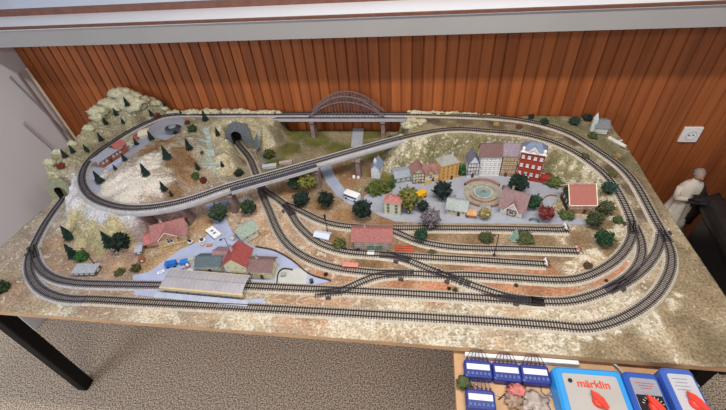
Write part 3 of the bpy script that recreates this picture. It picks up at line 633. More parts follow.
def gable(t, x, w, dep, z0, he, hr, wallc, roofc, y=-.004, fill=frm, win=1, over=.004, trim_=None):
    """small cross gable or dormer facing the front"""
    hw = w / 2; m = MB()
    m.add([(-hw, 0, z0), (hw, 0, z0), (hw, dep, z0), (-hw, dep, z0), (-hw, 0, he), (hw, 0, he), (hw, dep, he), (-hw, dep, he), (0, 0, hr), (0, dep, hr)],
          [(3, 2, 1, 0), (0, 1, 5, 8, 4), (2, 3, 7, 9, 6), (1, 2, 6, 5), (3, 0, 4, 7), (4, 8, 9, 7), (5, 6, 9, 8)])
    g = m.build('gable', mat(wallc, .85, .1, 90), t, loc=(x, y, 0)); s = (hr - he) / hw; e = he - s * over + .0015; r = MB()
    r.slab([(-hw - over, dep, e), (-hw - over, -over, e), (0, -over, hr + .0015), (0, dep, hr + .0015)], .002)
    r.slab([(hw + over, -over, e), (hw + over, dep, e), (0, dep, hr + .0015), (0, -over, hr + .0015)], .002); r.build('gable_roof', mat(roofc, .8, .2, 160, bump=.4), g)
    if trim_:
        q = MB(); q.bar((-hw - over, -over - .001, e), (0, -over - .001, hr + .0015), .0016, 4); q.bar((hw + over, -over - .001, e), (0, -over - .001, hr + .0015), .0016, 4); q.build('bargeboard', mat(trim_, .6, .05), g)
    if win: window(g, 0, -.0003, (z0 + he) / 2 + .002, w * .4, (he - z0) * .45, 'f', fill)
    return g
def timbering(t, w, y, z0, z1, cols, face='f', x=0, d=0):
    m = MB(); b_ = .0016
    for k in range(cols + 1):
        u = -w / 2 + w * k / cols
        if face == 'f': m.box((x + u, y - .0006, (z0 + z1) / 2), (b_, .0016, z1 - z0))
        else: m.box((x, y + u, (z0 + z1) / 2), (.0016, b_, z1 - z0))
    for k in range(4):
        z = z0 + (z1 - z0) * k / 3
        if face == 'f': m.box((x, y - .0006, z), (w, .0016, b_))
        else: m.box((x, y, z), (.0016, w, b_))
    for k in range(cols):
        u = -w / 2 + w * k / cols; u2 = u + w / cols
        if face == 'f' and k % 2 == 0: m.bar((x + u, y - .0008, z0), (x + u2, y - .0008, z0 + (z1 - z0) / 3), b_ / 2, 4)
    return m.build('timber_frame', timb, t)
# --- hill station
t, w, _ = house('hill_station', 'brick station with long grey flat roof inside the raised track loop', 'model building', (104, 168.5), (124, 155), .038, .034, .038, (150, 92, 76), (160, 164, 176), 'flat', 1, 6, 1, .1, .009, .006, .009, 0, 2)
t2 = t; m = MB(); m.box((w / 2 + .008, .022, .020), (.045, .045, .040)); m.build('annex_walls', mat((146, 88, 72), .85, .15), t)
r = MB(); r.slab([(w / 2 - .018, -.006, .038), (w / 2 + .034, -.006, .038), (w / 2 + .034, .022, .055), (w / 2 - .018, .022, .055)], .002); r.slab([(w / 2 + .034, .05, .038), (w / 2 - .018, .05, .038), (w / 2 - .018, .022, .055), (w / 2 + .034, .022, .055)], .002); o = r.build('annex_roof', mat((172, 98, 90), .8, .2, 160), t); o['label'] = 'red tiled annex roof'
m = MB(); m.box((-.012, -.028, .003), (w * .7, .03, .006)); m.build('platform', mat((178, 186, 214), .8, .1), t)
t, w, _ = house('goods_shed', 'cream and white long shed on the hill road beside the rear hill', 'model building', (140, 139.5), (149, 137.5), .06, .014, .018, (206, 196, 178), (222, 214, 196), 'x', 1, 2, 1, .1, .003, .005, .006, 0)
m = MB(); m.box((-w / 2 - .016, .02, .006), (.02, .035, .012)); m.build('loading_dock', mat((158, 92, 82), .85, .3), t)
t, w, _ = house('canopy_house', 'small white framed house next to the brick hill station', 'model building', (126, 152), (134, 148), .034, .014, .024, (150, 140, 132), (214, 214, 212), 'y', 1, 2, 1, .1, .005, .006, .007, 0, wamt=.2)
# oval canopy on a post
g = at(173, 128, .13); t = thing('oval_canopy', 'dark grey oval canopy on a single post on the hill road', 'model canopy', (g[0], g[1], TZ + .1024))
m = MB(); m.lathe([(.0, .036), (.020, .036), (.036, .032), (.040, .028), (.036, .029), (0, .031)], n=24); o = m.build('canopy', mat((58, 60, 64), .6, .1), t, True); o.scale = (1, .75, 1)
m = MB(); m.bar((.0, 0, 0), (0, 0, .031), .0035, 8); m.box((0, 0, .001), (.02, .02, .002)); m.build('post', mat((46, 44, 44), .5), t)
m = MB(); m.lathe([(0, .0), (.018, .0), (.016, .003), (0, .004)], c=(.0, 0, .0355), n=20); o = m.build('skylight', mat((140, 146, 152), .4, .05), t); 
# --- lower left farmhouse
t, w, _ = house('farmhouse', 'large pink red roofed farmhouse below the rock cliff at left', 'model building', (160, 247), (188, 240), .075, .044, .072, (206, 178, 140), (156, 106, 104), 'x', 1, 5, 1, 0, .012, .007, .009, 1, 2)
gable(t, -.004, .050, .045, .0, .048, .070, (200, 166, 124), (158, 108, 106), -.010, win=1, over=.008, trim_=(226, 196, 188))
m = MB(); m.box((-w / 2 - .02, .035, .012), (.045, .05, .024)); m.build('wing_walls', mat((196, 166, 132), .85, .15), t)
r = MB(); r.slab([(-w / 2 - .05, .0, .022), (-w / 2 + .006, .0, .026), (-w / 2 + .006, .04, .046), (-w / 2 - .05, .04, .034)], .002); r.slab([(-w / 2 + .006, .072, .026), (-w / 2 - .05, .072, .022), (-w / 2 - .05, .04, .034), (-w / 2 + .006, .04, .046)], .002); r.build('wing_roof', mat((178, 110, 108), .8, .2, 160), t)
m = MB()
for k in range(12): m.box((-w / 2 + w * (k + .5) / 12, -.014, .006), (.0016, .0016, .012))
m.box((0, -.014, .010), (w, .0016, .0016)); m.build('balcony_rail', mat((216, 196, 150), .8), t)
t, w, _ = house('cottage', 'cottage with pale sage green roof above the station road', 'model building', (245.5, 244.5), (259, 236), .055, .038, .060, (222, 222, 206), (150, 162, 150), 'x', 1, 2, 1, 0, .008, .010, .010, 1, None)
# --- station buildings
t, w, _ = house('station_building', 'tall cream station building with bright red tiled roof', 'model building', (229, 277), (250, 278), .068, .064, .096, (214, 204, 168), (150, 74, 72), 'y', 2, 3, 1, 0, .006, .007, .010, 1, 1)
house('station_annex', 'cream annex with dark brown roof right of the red roofed station building', 'model building', (252.5, 278.5), (273.5, 279.5), .055, .042, .062, (214, 200, 150), (124, 98, 96), 'x', 1, 5, 1, 0, .007, .007, .009, 1, 2)
house('station_wing', 'low cream wing with dark green roof left of the red roofed station building', 'model building', (200, 273), (223, 273), .050, .036, .052, (216, 210, 184), (86, 100, 104), 'x', 1, 5, 1, 0, .006, .008, .009, 0, 2)
house('kiosk_building', 'small building with mauve brown roof squeezed between the green roof and the red roof', 'model building', (216, 268), (229, 269), .055, .040, .054, (200, 186, 168), (140, 112, 116), 'x', 1, 2, 1, 0, .005, .007, .009, 0)
# platform roof
a = at(165, 291.5, 0); b_ = at(245, 299, 0); ang = math.atan2(b_[1] - a[1], b_[0] - a[0]); L = math.hypot(b_[0] - a[0], b_[1] - a[1])
t = thing('platform_hall', 'long platform hall with translucent ribbed lilac grey roof and beige edge', 'model building', ((a[0] + b_[0]) / 2, (a[1] + b_[1]) / 2 - .002, TZ + .0024), ang)
m = MB(); n = 10; hh = [(-.001 + .068 * k / n, .027 + .009 * math.sin(PI * (k / n) * .8 + .2)) for k in range(n + 1)]
for (y0, z0), (y1, z1) in zip(hh, hh[1:]): m.slab([(-L / 2, y0, z0), (L / 2, y0, z0), (L / 2, y1, z1), (-L / 2, y1, z1)], .0014)
m.build('roof', mat((166, 162, 168), .35, .12, 12, spec=.5), t)
for k in range(19):
    m = MB(); x = -L / 2 + L * k / 18; m.tube([(x, y, z + .0008) for y, z in hh], .0011, 4); m.build('rib', mat((190, 184, 178), .6), t)
m = MB(); m.box((0, .033, hh[5][1] + .001), (L, .002, .002)); m.build('ridge_beam', mat((150, 150, 166), .6), t)
m = MB(); m.box((0, -.004, .024), (L + .006, .006, .010)); o = m.build('fascia_board', mat((208, 186, 146), .7, .1), t); o['label'] = 'beige fascia board'
m = MB(); m.box((0, .069, .024), (L, .004, .010)); m.build('fascia_board', mat((200, 186, 160), .7, .1), t)
for k in range(8):
    for y in (-.001, .067): m = MB(); m.box((-L / 2 + .006 + (L - .012) * k / 7, y, .011), (.004, .004, .022)); m.build('post', mat((150, 130, 110), .7), t)
m = MB(); m.box((0, -.017, .003), (L * 1.15, .022, .006)); m.build('platform', mat((176, 182, 200), .85, .1), t)
# left shed
t, w, _ = house('engine_shed', 'long low shed with flat light grey roof beside the inner left track', 'model building', (76, 276.5), (97, 276), .034, .018, .020, (92, 78, 72), (164, 168, 176), 'flat', 1, 4, 1, 0, .004, .009, .008, 0)
# --- village
t, w, _ = house('church_house', 'tall narrow white chapel house with steep blue grey roof beside the viaduct', 'model building', (371.5, 178.5), (380, 179.5), .055, .050, .076, (212, 214, 222), (128, 142, 164), 'y', 3, 2, 1, 0, .004, .004, .008, 0, None)
m = MB(); m.box((0, .006, .078), (.010, .010, .014)); m.lathe([(.0085, .0), (0, .018)], (0, .006, .085), 4); o = m.build('turret', mat((206, 208, 216), .8), t)
t, w, _ = house('flat_house', 'cream four storey house with flat pink roof beside the lane', 'model building', (384.5, 214.5), (400.5, 217), .045, .062, .070, (208, 208, 184), (176, 112, 108), 'hip', 3, 2, 1, 0, .003, .006, .008, 1, wamt=.1, fmat=mat((120, 112, 100)))
t, w, _ = house('engine_house', 'long house with pink red roof and green doors between the yard tracks', 'model building', (355, 250.5), (390, 251), .062, .054, .074, (176, 160, 146), (154, 98, 94), 'x', 1, 4, 1, 0, .010, .008, .010, 1, None)
for k, x in enumerate((-.006, .022)): m = MB(); m.box((x, -.0015, .011), (.022, .003, .022)); o = m.build('gate', mat((104, 134, 112), .8, .1), t); o['label'] = 'green double gate'
m = MB(); m.box((-.004, -.016, .003), (.024, .020, .006)); m.build('ramp', mat((216, 216, 214), .8, .05), t)
house('workshop', 'low workshop with flat slate grey roof left of the gabled brown roofed house', 'model building', (396, 184), (411, 181.5), .065, .026, .034, (148, 146, 140), (150, 158, 168), 'x', 1, 3, 1, 0, .004, .007, .009, 0)
t, w, _ = house('gabled_house', 'cream house with brown gabled roof and timbered left front', 'model building', (412.5, 184), (424, 183), .055, .050, .078, (206, 196, 160), (150, 112, 104), 'y', 3, 3, 1, 0, .005, .005, .008, 0)
timbering(t, w, -.0008, .002, .050, 4)
t, w, _ = house('gabled_inn', 'yellow cream inn with brown roof joined to the timbered house', 'model building', (424.5, 183), (440.5, 179.5), .055, .040, .066, (224, 200, 138), (152, 112, 104), 'x', 2, 5, 1, 0, .005, .006, .008, 1, 2)
gable(t, -.010, .030, .030, .0, .042, .062, (224, 200, 138), (152, 112, 104), -.001)
t, w, _ = house('town_house', 'ochre yellow town house with grey mansard roof', 'model building', (440.5, 182.5), (457.5, 178), .055, .078, .104, (214, 170, 104), (158, 156, 148), 'hip', 4, 4, 1, 0, .003, .006, .009, 2, 2, fmat=mat((196, 150, 80)))
t, w, _ = house('half_timbered_house', 'narrow white and blue half timbered house with pointed gable', 'model building', (466.5, 178), (477.5, 177.5), .055, .070, .106, (214, 218, 228), (112, 108, 122), 'y', 4, 3, 0, 0, .003, .005, .007, 0, 1)
timbering(t, w, -.0008, .016, .069, 4)
t, w, _ = house('row_house', 'white row house with broad dark brown roof', 'model building', (478, 176.5), (498.5, 176.5), .062, .096, .136, (226, 224, 222), (122, 94, 90), 'x', 4, 5, 1, 0, .004, .006, .009, 1, None, fmat=mat((226, 224, 222)))
t, w, _ = house('guild_house', 'brown sandstone house with mauve roof between the white and the red house', 'model building', (499.5, 176.5), (514, 177), .062, .100, .136, (166, 136, 110), (146, 130, 140), 'x', 4, 4, 1, 0, .003, .006, .009, 2, 1, fmat=mat((206, 190, 160)))
t, w, _ = house('red_town_house', 'red brick town house with white windows and curved slate roof', 'model building', (515, 178.5), (538, 183), .065, .130, .158, (160, 64, 50), (118, 128, 152), 'hip', 3, 4, 1, 0, .003, .009, .013, 0, None, win_c=(196, 204, 214))
m = MB(); m.box((0, -.003, .130), (w + .006, .006, .004)); m.build('cornice', mat((232, 226, 220), .7), t)
gable(t, 0, .030, .016, .128, .134, .146, (230, 224, 218), (214, 206, 200), -.003, win=0)
for x in (-w / 2 + .006, w / 2 - .006): m = MB(); m.box((x, .004, .138), (.010, .010, .014)); m.lathe([(.005, 0), (0, .006)], (x, .004, .145), 8); m.build('finial', mat((232, 228, 222), .7), t)
m = MB(); m.box((0, -.005, .010), (.012, .008, .020)); m.build('porch', mat((206, 196, 186), .8), t)
m = MB(); m.box((w / 2 + .020, .015, .012), (.034, .03, .024)); o = m.build('side_wing', mat((150, 50, 44), .85, .2), t)
t, w, _ = house('cafe', 'cafe with pale grey green roof left of the terraced fountain', 'model building', (446.5, 214.5), (465, 217.5), .060, .030, .050, (218, 206, 178), (160, 168, 164), 'x', 1, 4, 1, 0, .006, .008, .010, 1, 2)
t, w, _ = house('tavern', 'white fronted tavern with broad brown roof right of the terraced fountain', 'model building', (499.5, 212.5), (521, 218.5), .080, .036, .080, (224, 216, 200), (140, 112, 112), 'x', 1, 4, 1, 0, .009, .007, .009, 1, None)
gable(t, .002, .036, .040, .0, .034, .062, (232, 228, 216), (142, 112, 112), -.006, win=1, over=.006, trim_=(238, 232, 220)); timbering(t, .03, -.0068, .004, .026, 3, x=.002)
t, w, _ = house('barn', 'big barn with plain salmon red roof edged in white at the right of the village', 'model building', (567.5, 214), (590, 214), .095, .052, .092, (190, 140, 106), (166, 104, 92), 'x', 1, 5, 1, 0, .008, .008, .009, 1, 3, wamt=.25, roofamt=.08)
hw = w / 2 + .008; m = MB()
for y0, z0, y1, z1 in ((-.008, .045, .0475, .094), (.103, .045, .0475, .094)):
    for x in (-hw, hw): m.bar((x, y0, z0 + .002), (x, y1, z1 + .002), .0018, 4)
m.bar((-hw, -.009, .046), (hw, -.009, .046), .0016, 4); m.build('bargeboard', mat((236, 228, 208), .6, .05), t)
m = MB(); m.add([(-w / 2 - .0012, .012, .004), (-w / 2 - .0012, .083, .004), (-w / 2 - .0012, .083, .055), (-w / 2 - .0012, .0475, .086), (-w / 2 - .0012, .012, .055)], [(4, 3, 2, 1, 0)]); m.build('gable_cladding', mat((54, 70, 56), .9, .3, 120), t)
timbering(t, .075, .0475, .004, .030, 5, 'l', -w / 2 - .002)
# church in the back right corner
t, w, _ = house('chapel', 'grey chapel with slate roof in the back right corner', 'model building', (594, 134), (606, 135), .060, .030, .050, (196, 196, 190), (126, 128, 134), 'x', 1, 3, 1, .055, .005, .005, .012, 0, None)
m = MB(); m.box((-w / 2 - .008, .02, .030), (.018, .018, .060)); m.lathe([(.013, 0), (0, .030)], (-w / 2 - .008, .02, .060), 4, a0=PI / 4, a1=PI / 4 + 2 * PI); o = m.build('steeple', mat((206, 206, 204), .8, .1), t)
# fountain plaza
g = at(483, 194, 0); t = thing('terraced_fountain', 'round terraced fountain of concentric walls in the village square', 'model fountain', (g[0], g[1], TZ + .0024))
wm_ = mat((164, 132, 116), .85, .2)
def ringwall(r0, r1, h, a0, a1, nm, m_): q = MB(); q.lathe([(r0, 0), (r1, 0), (r1, h), (r0, h), (r0, 0)], n=40, a0=a0, a1=a1); return q.build(nm, m_, t)
ringwall(.078, .084, .014, math.radians(35), math.radians(145), 'outer_wall', wm_); ringwall(.078, .084, .012, math.radians(-75), math.radians(-40), 'outer_wall', wm_); ringwall(.078, .084, .012, math.radians(-140), math.radians(-105), 'outer_wall', wm_)
ringwall(.080, .087, .02, math.radians(-18), math.radians(22), 'outer_wall', mat((128, 84, 72), .85, .2))
ringwall(.052, .056, .009, math.radians(-160), math.radians(-20), 'inner_wall', wm_); ringwall(.052, .055, .006, math.radians(20), math.radians(160), 'inner_wall', mat((176, 172, 160), .85, .2))
m = MB(); m.lathe([(0, .0), (.074, .0), (.074, .0015), (0, .0016)], n=40); m.build('terrace', mat((156, 150, 136), .85, .2, 40), t)
m = MB(); m.lathe([(.030, 0), (.036, 0), (.036, .008), (.031, .008), (.030, .003)], n=32); m.build('basin', mat((182, 176, 164), .8, .15), t)
m = MB(); m.lathe([(0, .005), (.031, .005)], n=32); m.build('water', mat((122, 150, 152), .1, .15, spec=.6), t)
m = MB(); m.lathe([(.006, 0), (.004, .010), (.003, .022), (.007, .024), (.002, .028), (.0015, .036), (0, .038)], n=12); m.build('statue', mat((176, 156, 128), .7), t)
# ------------------------------------------------------------------ trees
def conifer_parts(t, col, seed, wide=.3):
    rnd = random.Random(seed); m = MB(); n = 11; T = 6
    for k in range(T):
        z0 = .12 + .80 * k / T; z1 = min(1, z0 + .30); r0 = wide * (1 - .86 * k / T)
        vs = []
        for i in range(n * 2):
            a = PI * i / n; rr = r0 * (1 if i % 2 == 0 else .62) * rnd.uniform(.8, 1.15); vs.append((rr * math.cos(a), rr * math.sin(a), z0 - (.04 if i % 2 == 0 else 0) + rnd.uniform(-.015, .015)))
        vs += [(0, 0, z1), (0, 0, z0 + .06)]; c = 2 * n
        m.add(vs, [(i, (i + 1) % c, c) for i in range(c)] + [((i + 1) % c, i, c + 1) for i in range(c)])
    m.build('foliage', mat(col, .95, .4, 8), t)
    m = MB(); m.bar((0, 0, -.05), (0, 0, .4), .035, 6, r2=.02); m.build('trunk', mat((70, 52, 42), .9), t)
def leafy_parts(t, col, seed, trunk=.35, squash=1.0, dens=520, leaf=.11):
    rnd = random.Random(seed); vs, fs = blobmesh((.40, .40, .40 * squash), 3, .55, seed)
    m = MB(); cz = trunk + .40 * squash; m.add([(v[0], v[1], v[2] + cz) for v in vs], fs)
    for k in range(dens):
        v = Vector(vs[rnd.randrange(len(vs))]); c = v * rnd.uniform(.9, 1.18) + Vector((0, 0, cz)); s = leaf * rnd.uniform(.5, 1.1)
        a = Vector((rnd.uniform(-1, 1), rnd.uniform(-1, 1), rnd.uniform(-1, 1))).normalized() * s; b = a.orthogonal().normalized() * s * .7
        m.add([c - a, c + b, c + a, c - b], [(0, 1, 2, 3)])
    m.build('foliage', mat(col, .95, .45, 9), t)
    if trunk > .02:
        m = MB(); m.bar((0, 0, -.05), (0, 0, cz), .045, 6, r2=.025)
        for a in (0, 2.1, 4.2): m.bar((0, 0, trunk * .8), (.2 * math.cos(a), .2 * math.sin(a), cz), .022, 5)
        m.build('trunk', mat((84, 62, 50), .9), t)
protos = {}
def tree(kind, seed, col, px, h, label, group=None, rz=None, sx=1.0, gz=None, name=None, cat=None, **kw):
    g = ground(*px) if gz is None else (lambda q: (q[0], q[1], TZ + gz))(at(px[0], px[1], gz))
    rz = random.uniform(0, 6.28) if rz is None else rz; key = (kind, seed, col, tuple(kw.items()))
    nm = name or {'conifer': 'fir_tree', 'leafy': 'leafy_tree', 'bush': 'bush'}[kind]; ct = cat or {'conifer': 'model tree', 'leafy': 'model tree', 'bush': 'model bush'}[kind]
    if key in protos:
        r = dup(protos[key], (g[0], g[1], g[2] - .001), rz, (h * sx, h * sx, h), label, group); r['category'] = ct; return r
    t = thing(nm, label, ct, (g[0], g[1], g[2] - .001), rz, group, (h * sx, h * sx, h))
    if kind == 'conifer': conifer_parts(t, col, seed, **kw)
    elif kind == 'leafy': leafy_parts(t, col, seed, **kw)
    else: leafy_parts(t, col, seed, trunk=0.0, squash=kw.get('squash', .8), leaf=kw.get('leaf', .1))
    protos[key] = t; return t
dk_ = (34, 50, 46); cg = 'little dark firs on the left hill'
for i, (x, y, h, lb) in enumerate([
    (128, 106, .052, 'dark fir highest on the pale summit of the left hill'), (117, 116, .044, 'dark fir below and left of the summit fir'), (107, 125, .044, 'dark fir on the left shoulder of the pale summit'),
    (102, 141, .046, 'dark fir above the left end of the grey station roof'), (124, 124, .034, 'small dark fir under the pale summit, above the red annex roof'), (66, 157.5, .044, 'leftmost dark fir at the far left edge above the left tunnel mouth'),
    (74, 153, .042, 'second dark fir from the far left edge'), (88, 152, .042, 'dark fir between the left edge firs and the loop track'), (101, 183, .062, 'large dark fir inside the bend of the raised loop on the blue grey verge'),
    (125.5, 161, .042, 'dark fir in front of the brick hill station'), (116, 170, .030, 'tiny dark fir at the near end of the hill station platform'), (137, 145, .040, 'dark fir between the white framed house and the cream shed'),
    (165, 106, .036, 'dark fir at the wall behind the hill, left of a red bush'), (179, 109, .032, 'small dark fir at the wall beside the rear track'), (152, 116, .040, 'dark fir behind the reddish brown mound'),
    (206, 121, .060, 'tall dark fir beside the rear track above the stream'), (218.5, 136, .046, 'dark fir on the right bank of the stream'), (152, 140, .052, 'thin dark fir at the right side of the cream shed'),
    (168, 159, .068, 'thick dark fir on top of the white rock inside the loop'), (147, 176, .062, 'dark fir on the middle of the white rock slope'), (165, 191, .050, 'dark fir low on the white rock just above the viaduct parapet'),
    (172, 196, .030, 'tiny dark fir almost touching the viaduct parapet'), (190, 150, .060, 'dark fir on the brown ridge left of the stream'), (198.5, 170, .042, 'dark fir at the left rim of the stream pool'), (223, 167, .034, 'small dark fir at the right rim of the stream pool')]):
    tree('conifer', i % 3, dk_, (x, y), h * 1.05, lb, cg)
for i, (x, y, h, lb) in enumerate([(71, 239, .075, 'dark fir at the foot of the cliff by the left tunnel track'), (75, 257, .075, 'slender dark fir left of the bright green bush'), (112, 247, .085, 'tall dark fir in front of the cream cliff')]):
    tree('conifer', 4, (30, 52, 44), (x, y), h, lb, 'firs at the foot of the cliff')
tree('conifer', 6, (140, 164, 150), (514, 240), .058, 'pale silvery blue fir between the village tracks', wide=.36)
G1 = (62, 84, 58); G2 = (120, 126, 56); G3 = (38, 58, 46); G4 = (84, 122, 58)
L = [('leafy', 1, G3, (125, 249), .062, 'dark green round tree right of the tall fir at the cliff'), ('bush', 2, (66, 128, 56), (84, 259), .046, 'bright green bush in front of the cliff'),
 ('leafy', 1, G1, (222, 220), .062, 'dark green tree on the station road in front of the viaduct'), ('leafy', 2, G1, (251, 214), .055, 'olive dark tree left of the tracks under the viaduct'),
 ('leafy', 3, G1, (297, 190), .056, 'green tree just below the viaduct, left of the tall yellow tree'), ('leafy', 4, (134, 134, 52), (309, 189), .074, 'tall yellow green tree touching the viaduct'),
 ('leafy', 1, G3, (303, 206), .058, 'dark green tree below the tall yellow green tree'), ('leafy', 3, G3, (327, 207), .062, 'dark green tree left of the white bus'), ('leafy', 2, G3, (363, 218), .066, 'dark green tree in front of the white bus'),
 ('leafy', 4, (128, 124, 54), (407, 209), .078, 'tall olive tree between the pink roofed house and the yellow truck'), ('leafy', 1, (44, 60, 56), (442, 198), .066, 'dark tree in front of the ochre town house'), ('bush', 1, (70, 122, 66), (463, 173), .05, 'round green tree left of the half timbered house'),
 ('leafy', 3, G3, (516, 192), .066, 'dark green tree in front of the red town house'), ('leafy', 2, (56, 96, 64), (532, 208), .05, 'green tree right of the tavern'), ('leafy', 3, (152, 62, 58), (544, 220), .052, 'red leaved tree beside the barn garden'),
 ('leafy', 4, (128, 116, 124), (430, 226), .062, 'mauve grey blossoming tree at the village track'), ('leafy', 2, (58, 72, 66), (423, 211), .042, 'dark green tree behind the mauve tree'), ('leafy', 1, (190, 168, 108), (484, 218), .040, 'small yellow leaved tree below the fountain'),
 ('leafy', 3, (48, 84, 54), (421, 240), .042, 'green tree between the two upper village tracks'), ('leafy', 2, (76, 88, 54), (592, 226), .05, 'olive tree at the near right corner of the barn'), ('leafy', 4, (92, 96, 62), (603, 214), .046, 'pale olive tree at the right side of the barn'),
 ('leafy', 1, (48, 78, 46), (601, 245), .052, 'dark green tree at the end of the village tracks'), ('bush', 3, (48, 82, 70), (608, 191), .05, 'big teal green bush beside the inner right hand track'), ('bush', 1, (52, 80, 66), (544, 124), .036, 'teal bush behind the back right track'),
 ('bush', 2, (58, 66, 56), (531, 118), .026, 'small dark bush at the wall behind the back right track'), ('bush', 3, (50, 76, 64), (574, 124), .046, 'dark teal bush left of the chapel'), ('bush', 1, (64, 66, 58), (587, 120), .04, 'dark brownish bush at the wall left of the chapel'),
 ('bush', 2, (88, 104, 56), (592, 138), .036, 'olive green bush in front of the chapel'), ('bush', 2, (96, 104, 44), (270, 157), .055, 'olive bush climbing the rock right of the rear tunnel'), ('bush', 1, (74, 108, 56), (193, 131), .044, 'green bush beside the dark oval canopy'),
 ('bush', 2, (140, 70, 60), (188, 124), .026, 'red bush behind the green bush on the hill'), ('bush', 3, (136, 70, 58), (158, 118), .036, 'reddish brown mound beside the rear track on the hill'), ('bush', 1, (46, 60, 50), (240, 175), .040, 'dark green bush between rock and viaduct'),
 ('bush', 3, (100, 92, 50), (137, 270), .034, 'small olive bush by the cliff path'), ('bush', 4, (98, 112, 44), (376, 191), .044, 'long olive hedge behind the lane'), ('bush', 1, (104, 112, 48), (384, 189), .04, 'olive end of the hedge below the white chapel house'),
 ('bush', 2, (64, 104, 58), (391, 187), .038, 'green bush above the pink roofed house'), ('bush', 1, (112, 116, 50), (339, 246), .044, 'yellow green bush left of the long pink red roof'), ('bush', 3, (90, 96, 54), (524, 240), .034, 'mossy green mound right of the silvery fir'),
 ('bush', 2, (84, 90, 50), (486, 239), .028, 'flat moss patch between the upper village tracks'), ('bush', 2, (60, 88, 54), (4, 290), .05, 'dark green bush at the left table edge'), ('bush', 1, (148, 66, 52), (62, 168), .032, 'orange brown bush above the left tunnel mouth'),
 ('bush', 3, (98, 112, 60), (566, 217), .03, 'green hedge in front of the barn'), ('bush', 4, (142, 62, 48), (204, 182), .03, 'rust brown bush below the stream pool'), ('bush', 2, (86, 110, 54), (196, 178), .034, 'green bush left below the stream pool'),
 ('bush', 3, (160, 74, 60), (202, 154), .018, 'tiny red bush on the left bank of the stream'), ('bush', 4, (104, 116, 60), (552, 184), .038, 'green hedge right of the red town house'), ('bush', 1, (150, 62, 54), (548, 178), .03, 'dark red bush beside the red town house'),
 ('bush', 4, (110, 112, 60), (585, 158), .028, 'olive shrub between the two climbing tracks'), ('bush', 3, (112, 112, 62), (612, 176), .03, 'olive shrub between the right hand tracks near the teal bush'), ('bush', 2, (104, 120, 62), (617, 222), .034, 'light green shrub inside the inner right hand track'),
 ('bush', 4, (186, 152, 96), (616, 158), .03, 'tan yellow shrub at the right edge behind the outer track'), ('bush', 2, (188, 160, 86), (496, 126), .026, 'yellow shrub between the rear tracks'), ('bush', 3, (136, 80, 66), (519, 128), .026, 'rusty shrub between the rear tracks'),
 ('bush', 1, (108, 82, 62), (587, 267), .026, 'small brown shrub on the bank inside the right curve'), ('bush', 3, (80, 70, 56), (358, 250), .02, 'dark shrub left of the salmon wagon'), ('bush', 4, (90, 70, 60), (390, 140), .03, 'dark green shrubs on the field behind the viaduct'),
 ('bush', 2, (60, 52, 44), (449, 289), .012, 'small dark shrub beside the double crossing'), ('bush', 2, (60, 52, 44), (326, 275), .014, 'tiny dark shrub right of the retaining wall'), ('bush', 2, (74, 66, 50), (516, 286), .012, 'tiny dark shrub above the second front track'), ('bush', 2, (60, 50, 44), (606, 281), .01, 'tiny dark shrub between the right hand curves'),
 ('bush', 3, (86, 76, 50), (455, 291), .016, 'low brown shrub under the double crossing'), ('bush', 4, (100, 96, 60), (432, 253), .014, 'flat brown shrub between the middle village tracks'), ('bush', 1, (96, 98, 58), (120, 273), .02, 'olive scrub behind the grey flat roofed shed')]
for k, s, c, px, h, lb in L: tree(k, s, tuple(int(v * .76 + .16 * sum(c) / 3) for v in c), px, h * (.92 if k == 'leafy' else 1.0), lb, None, sx=(1.15 if k == 'leafy' else 1.0) * (1.8 if 'flat' in lb or 'hedge' in lb or 'mossy' in lb else 1))
# white ruin / rock arch near the viaduct
t = thing('rock_garden', 'small heap of white stones below the viaduct', 'stones', (at(247, 203, 0)[0], at(247, 203, 0)[1], TZ)); 
for k, (x, y, r_) in enumerate(((-.02, 0, .012), (.0, .012, .014), (.018, .004, .011), (.004, -.012, .009))):
    vs, fs = blobmesh((r_, r_, r_ * 1.3), 2, .5, k + 3); m = MB(); m.add([(v[0] + x, v[1] + y, v[2] + r_) for v in vs], fs); m.build('stone', mat((216, 212, 204), .9, .2), t)
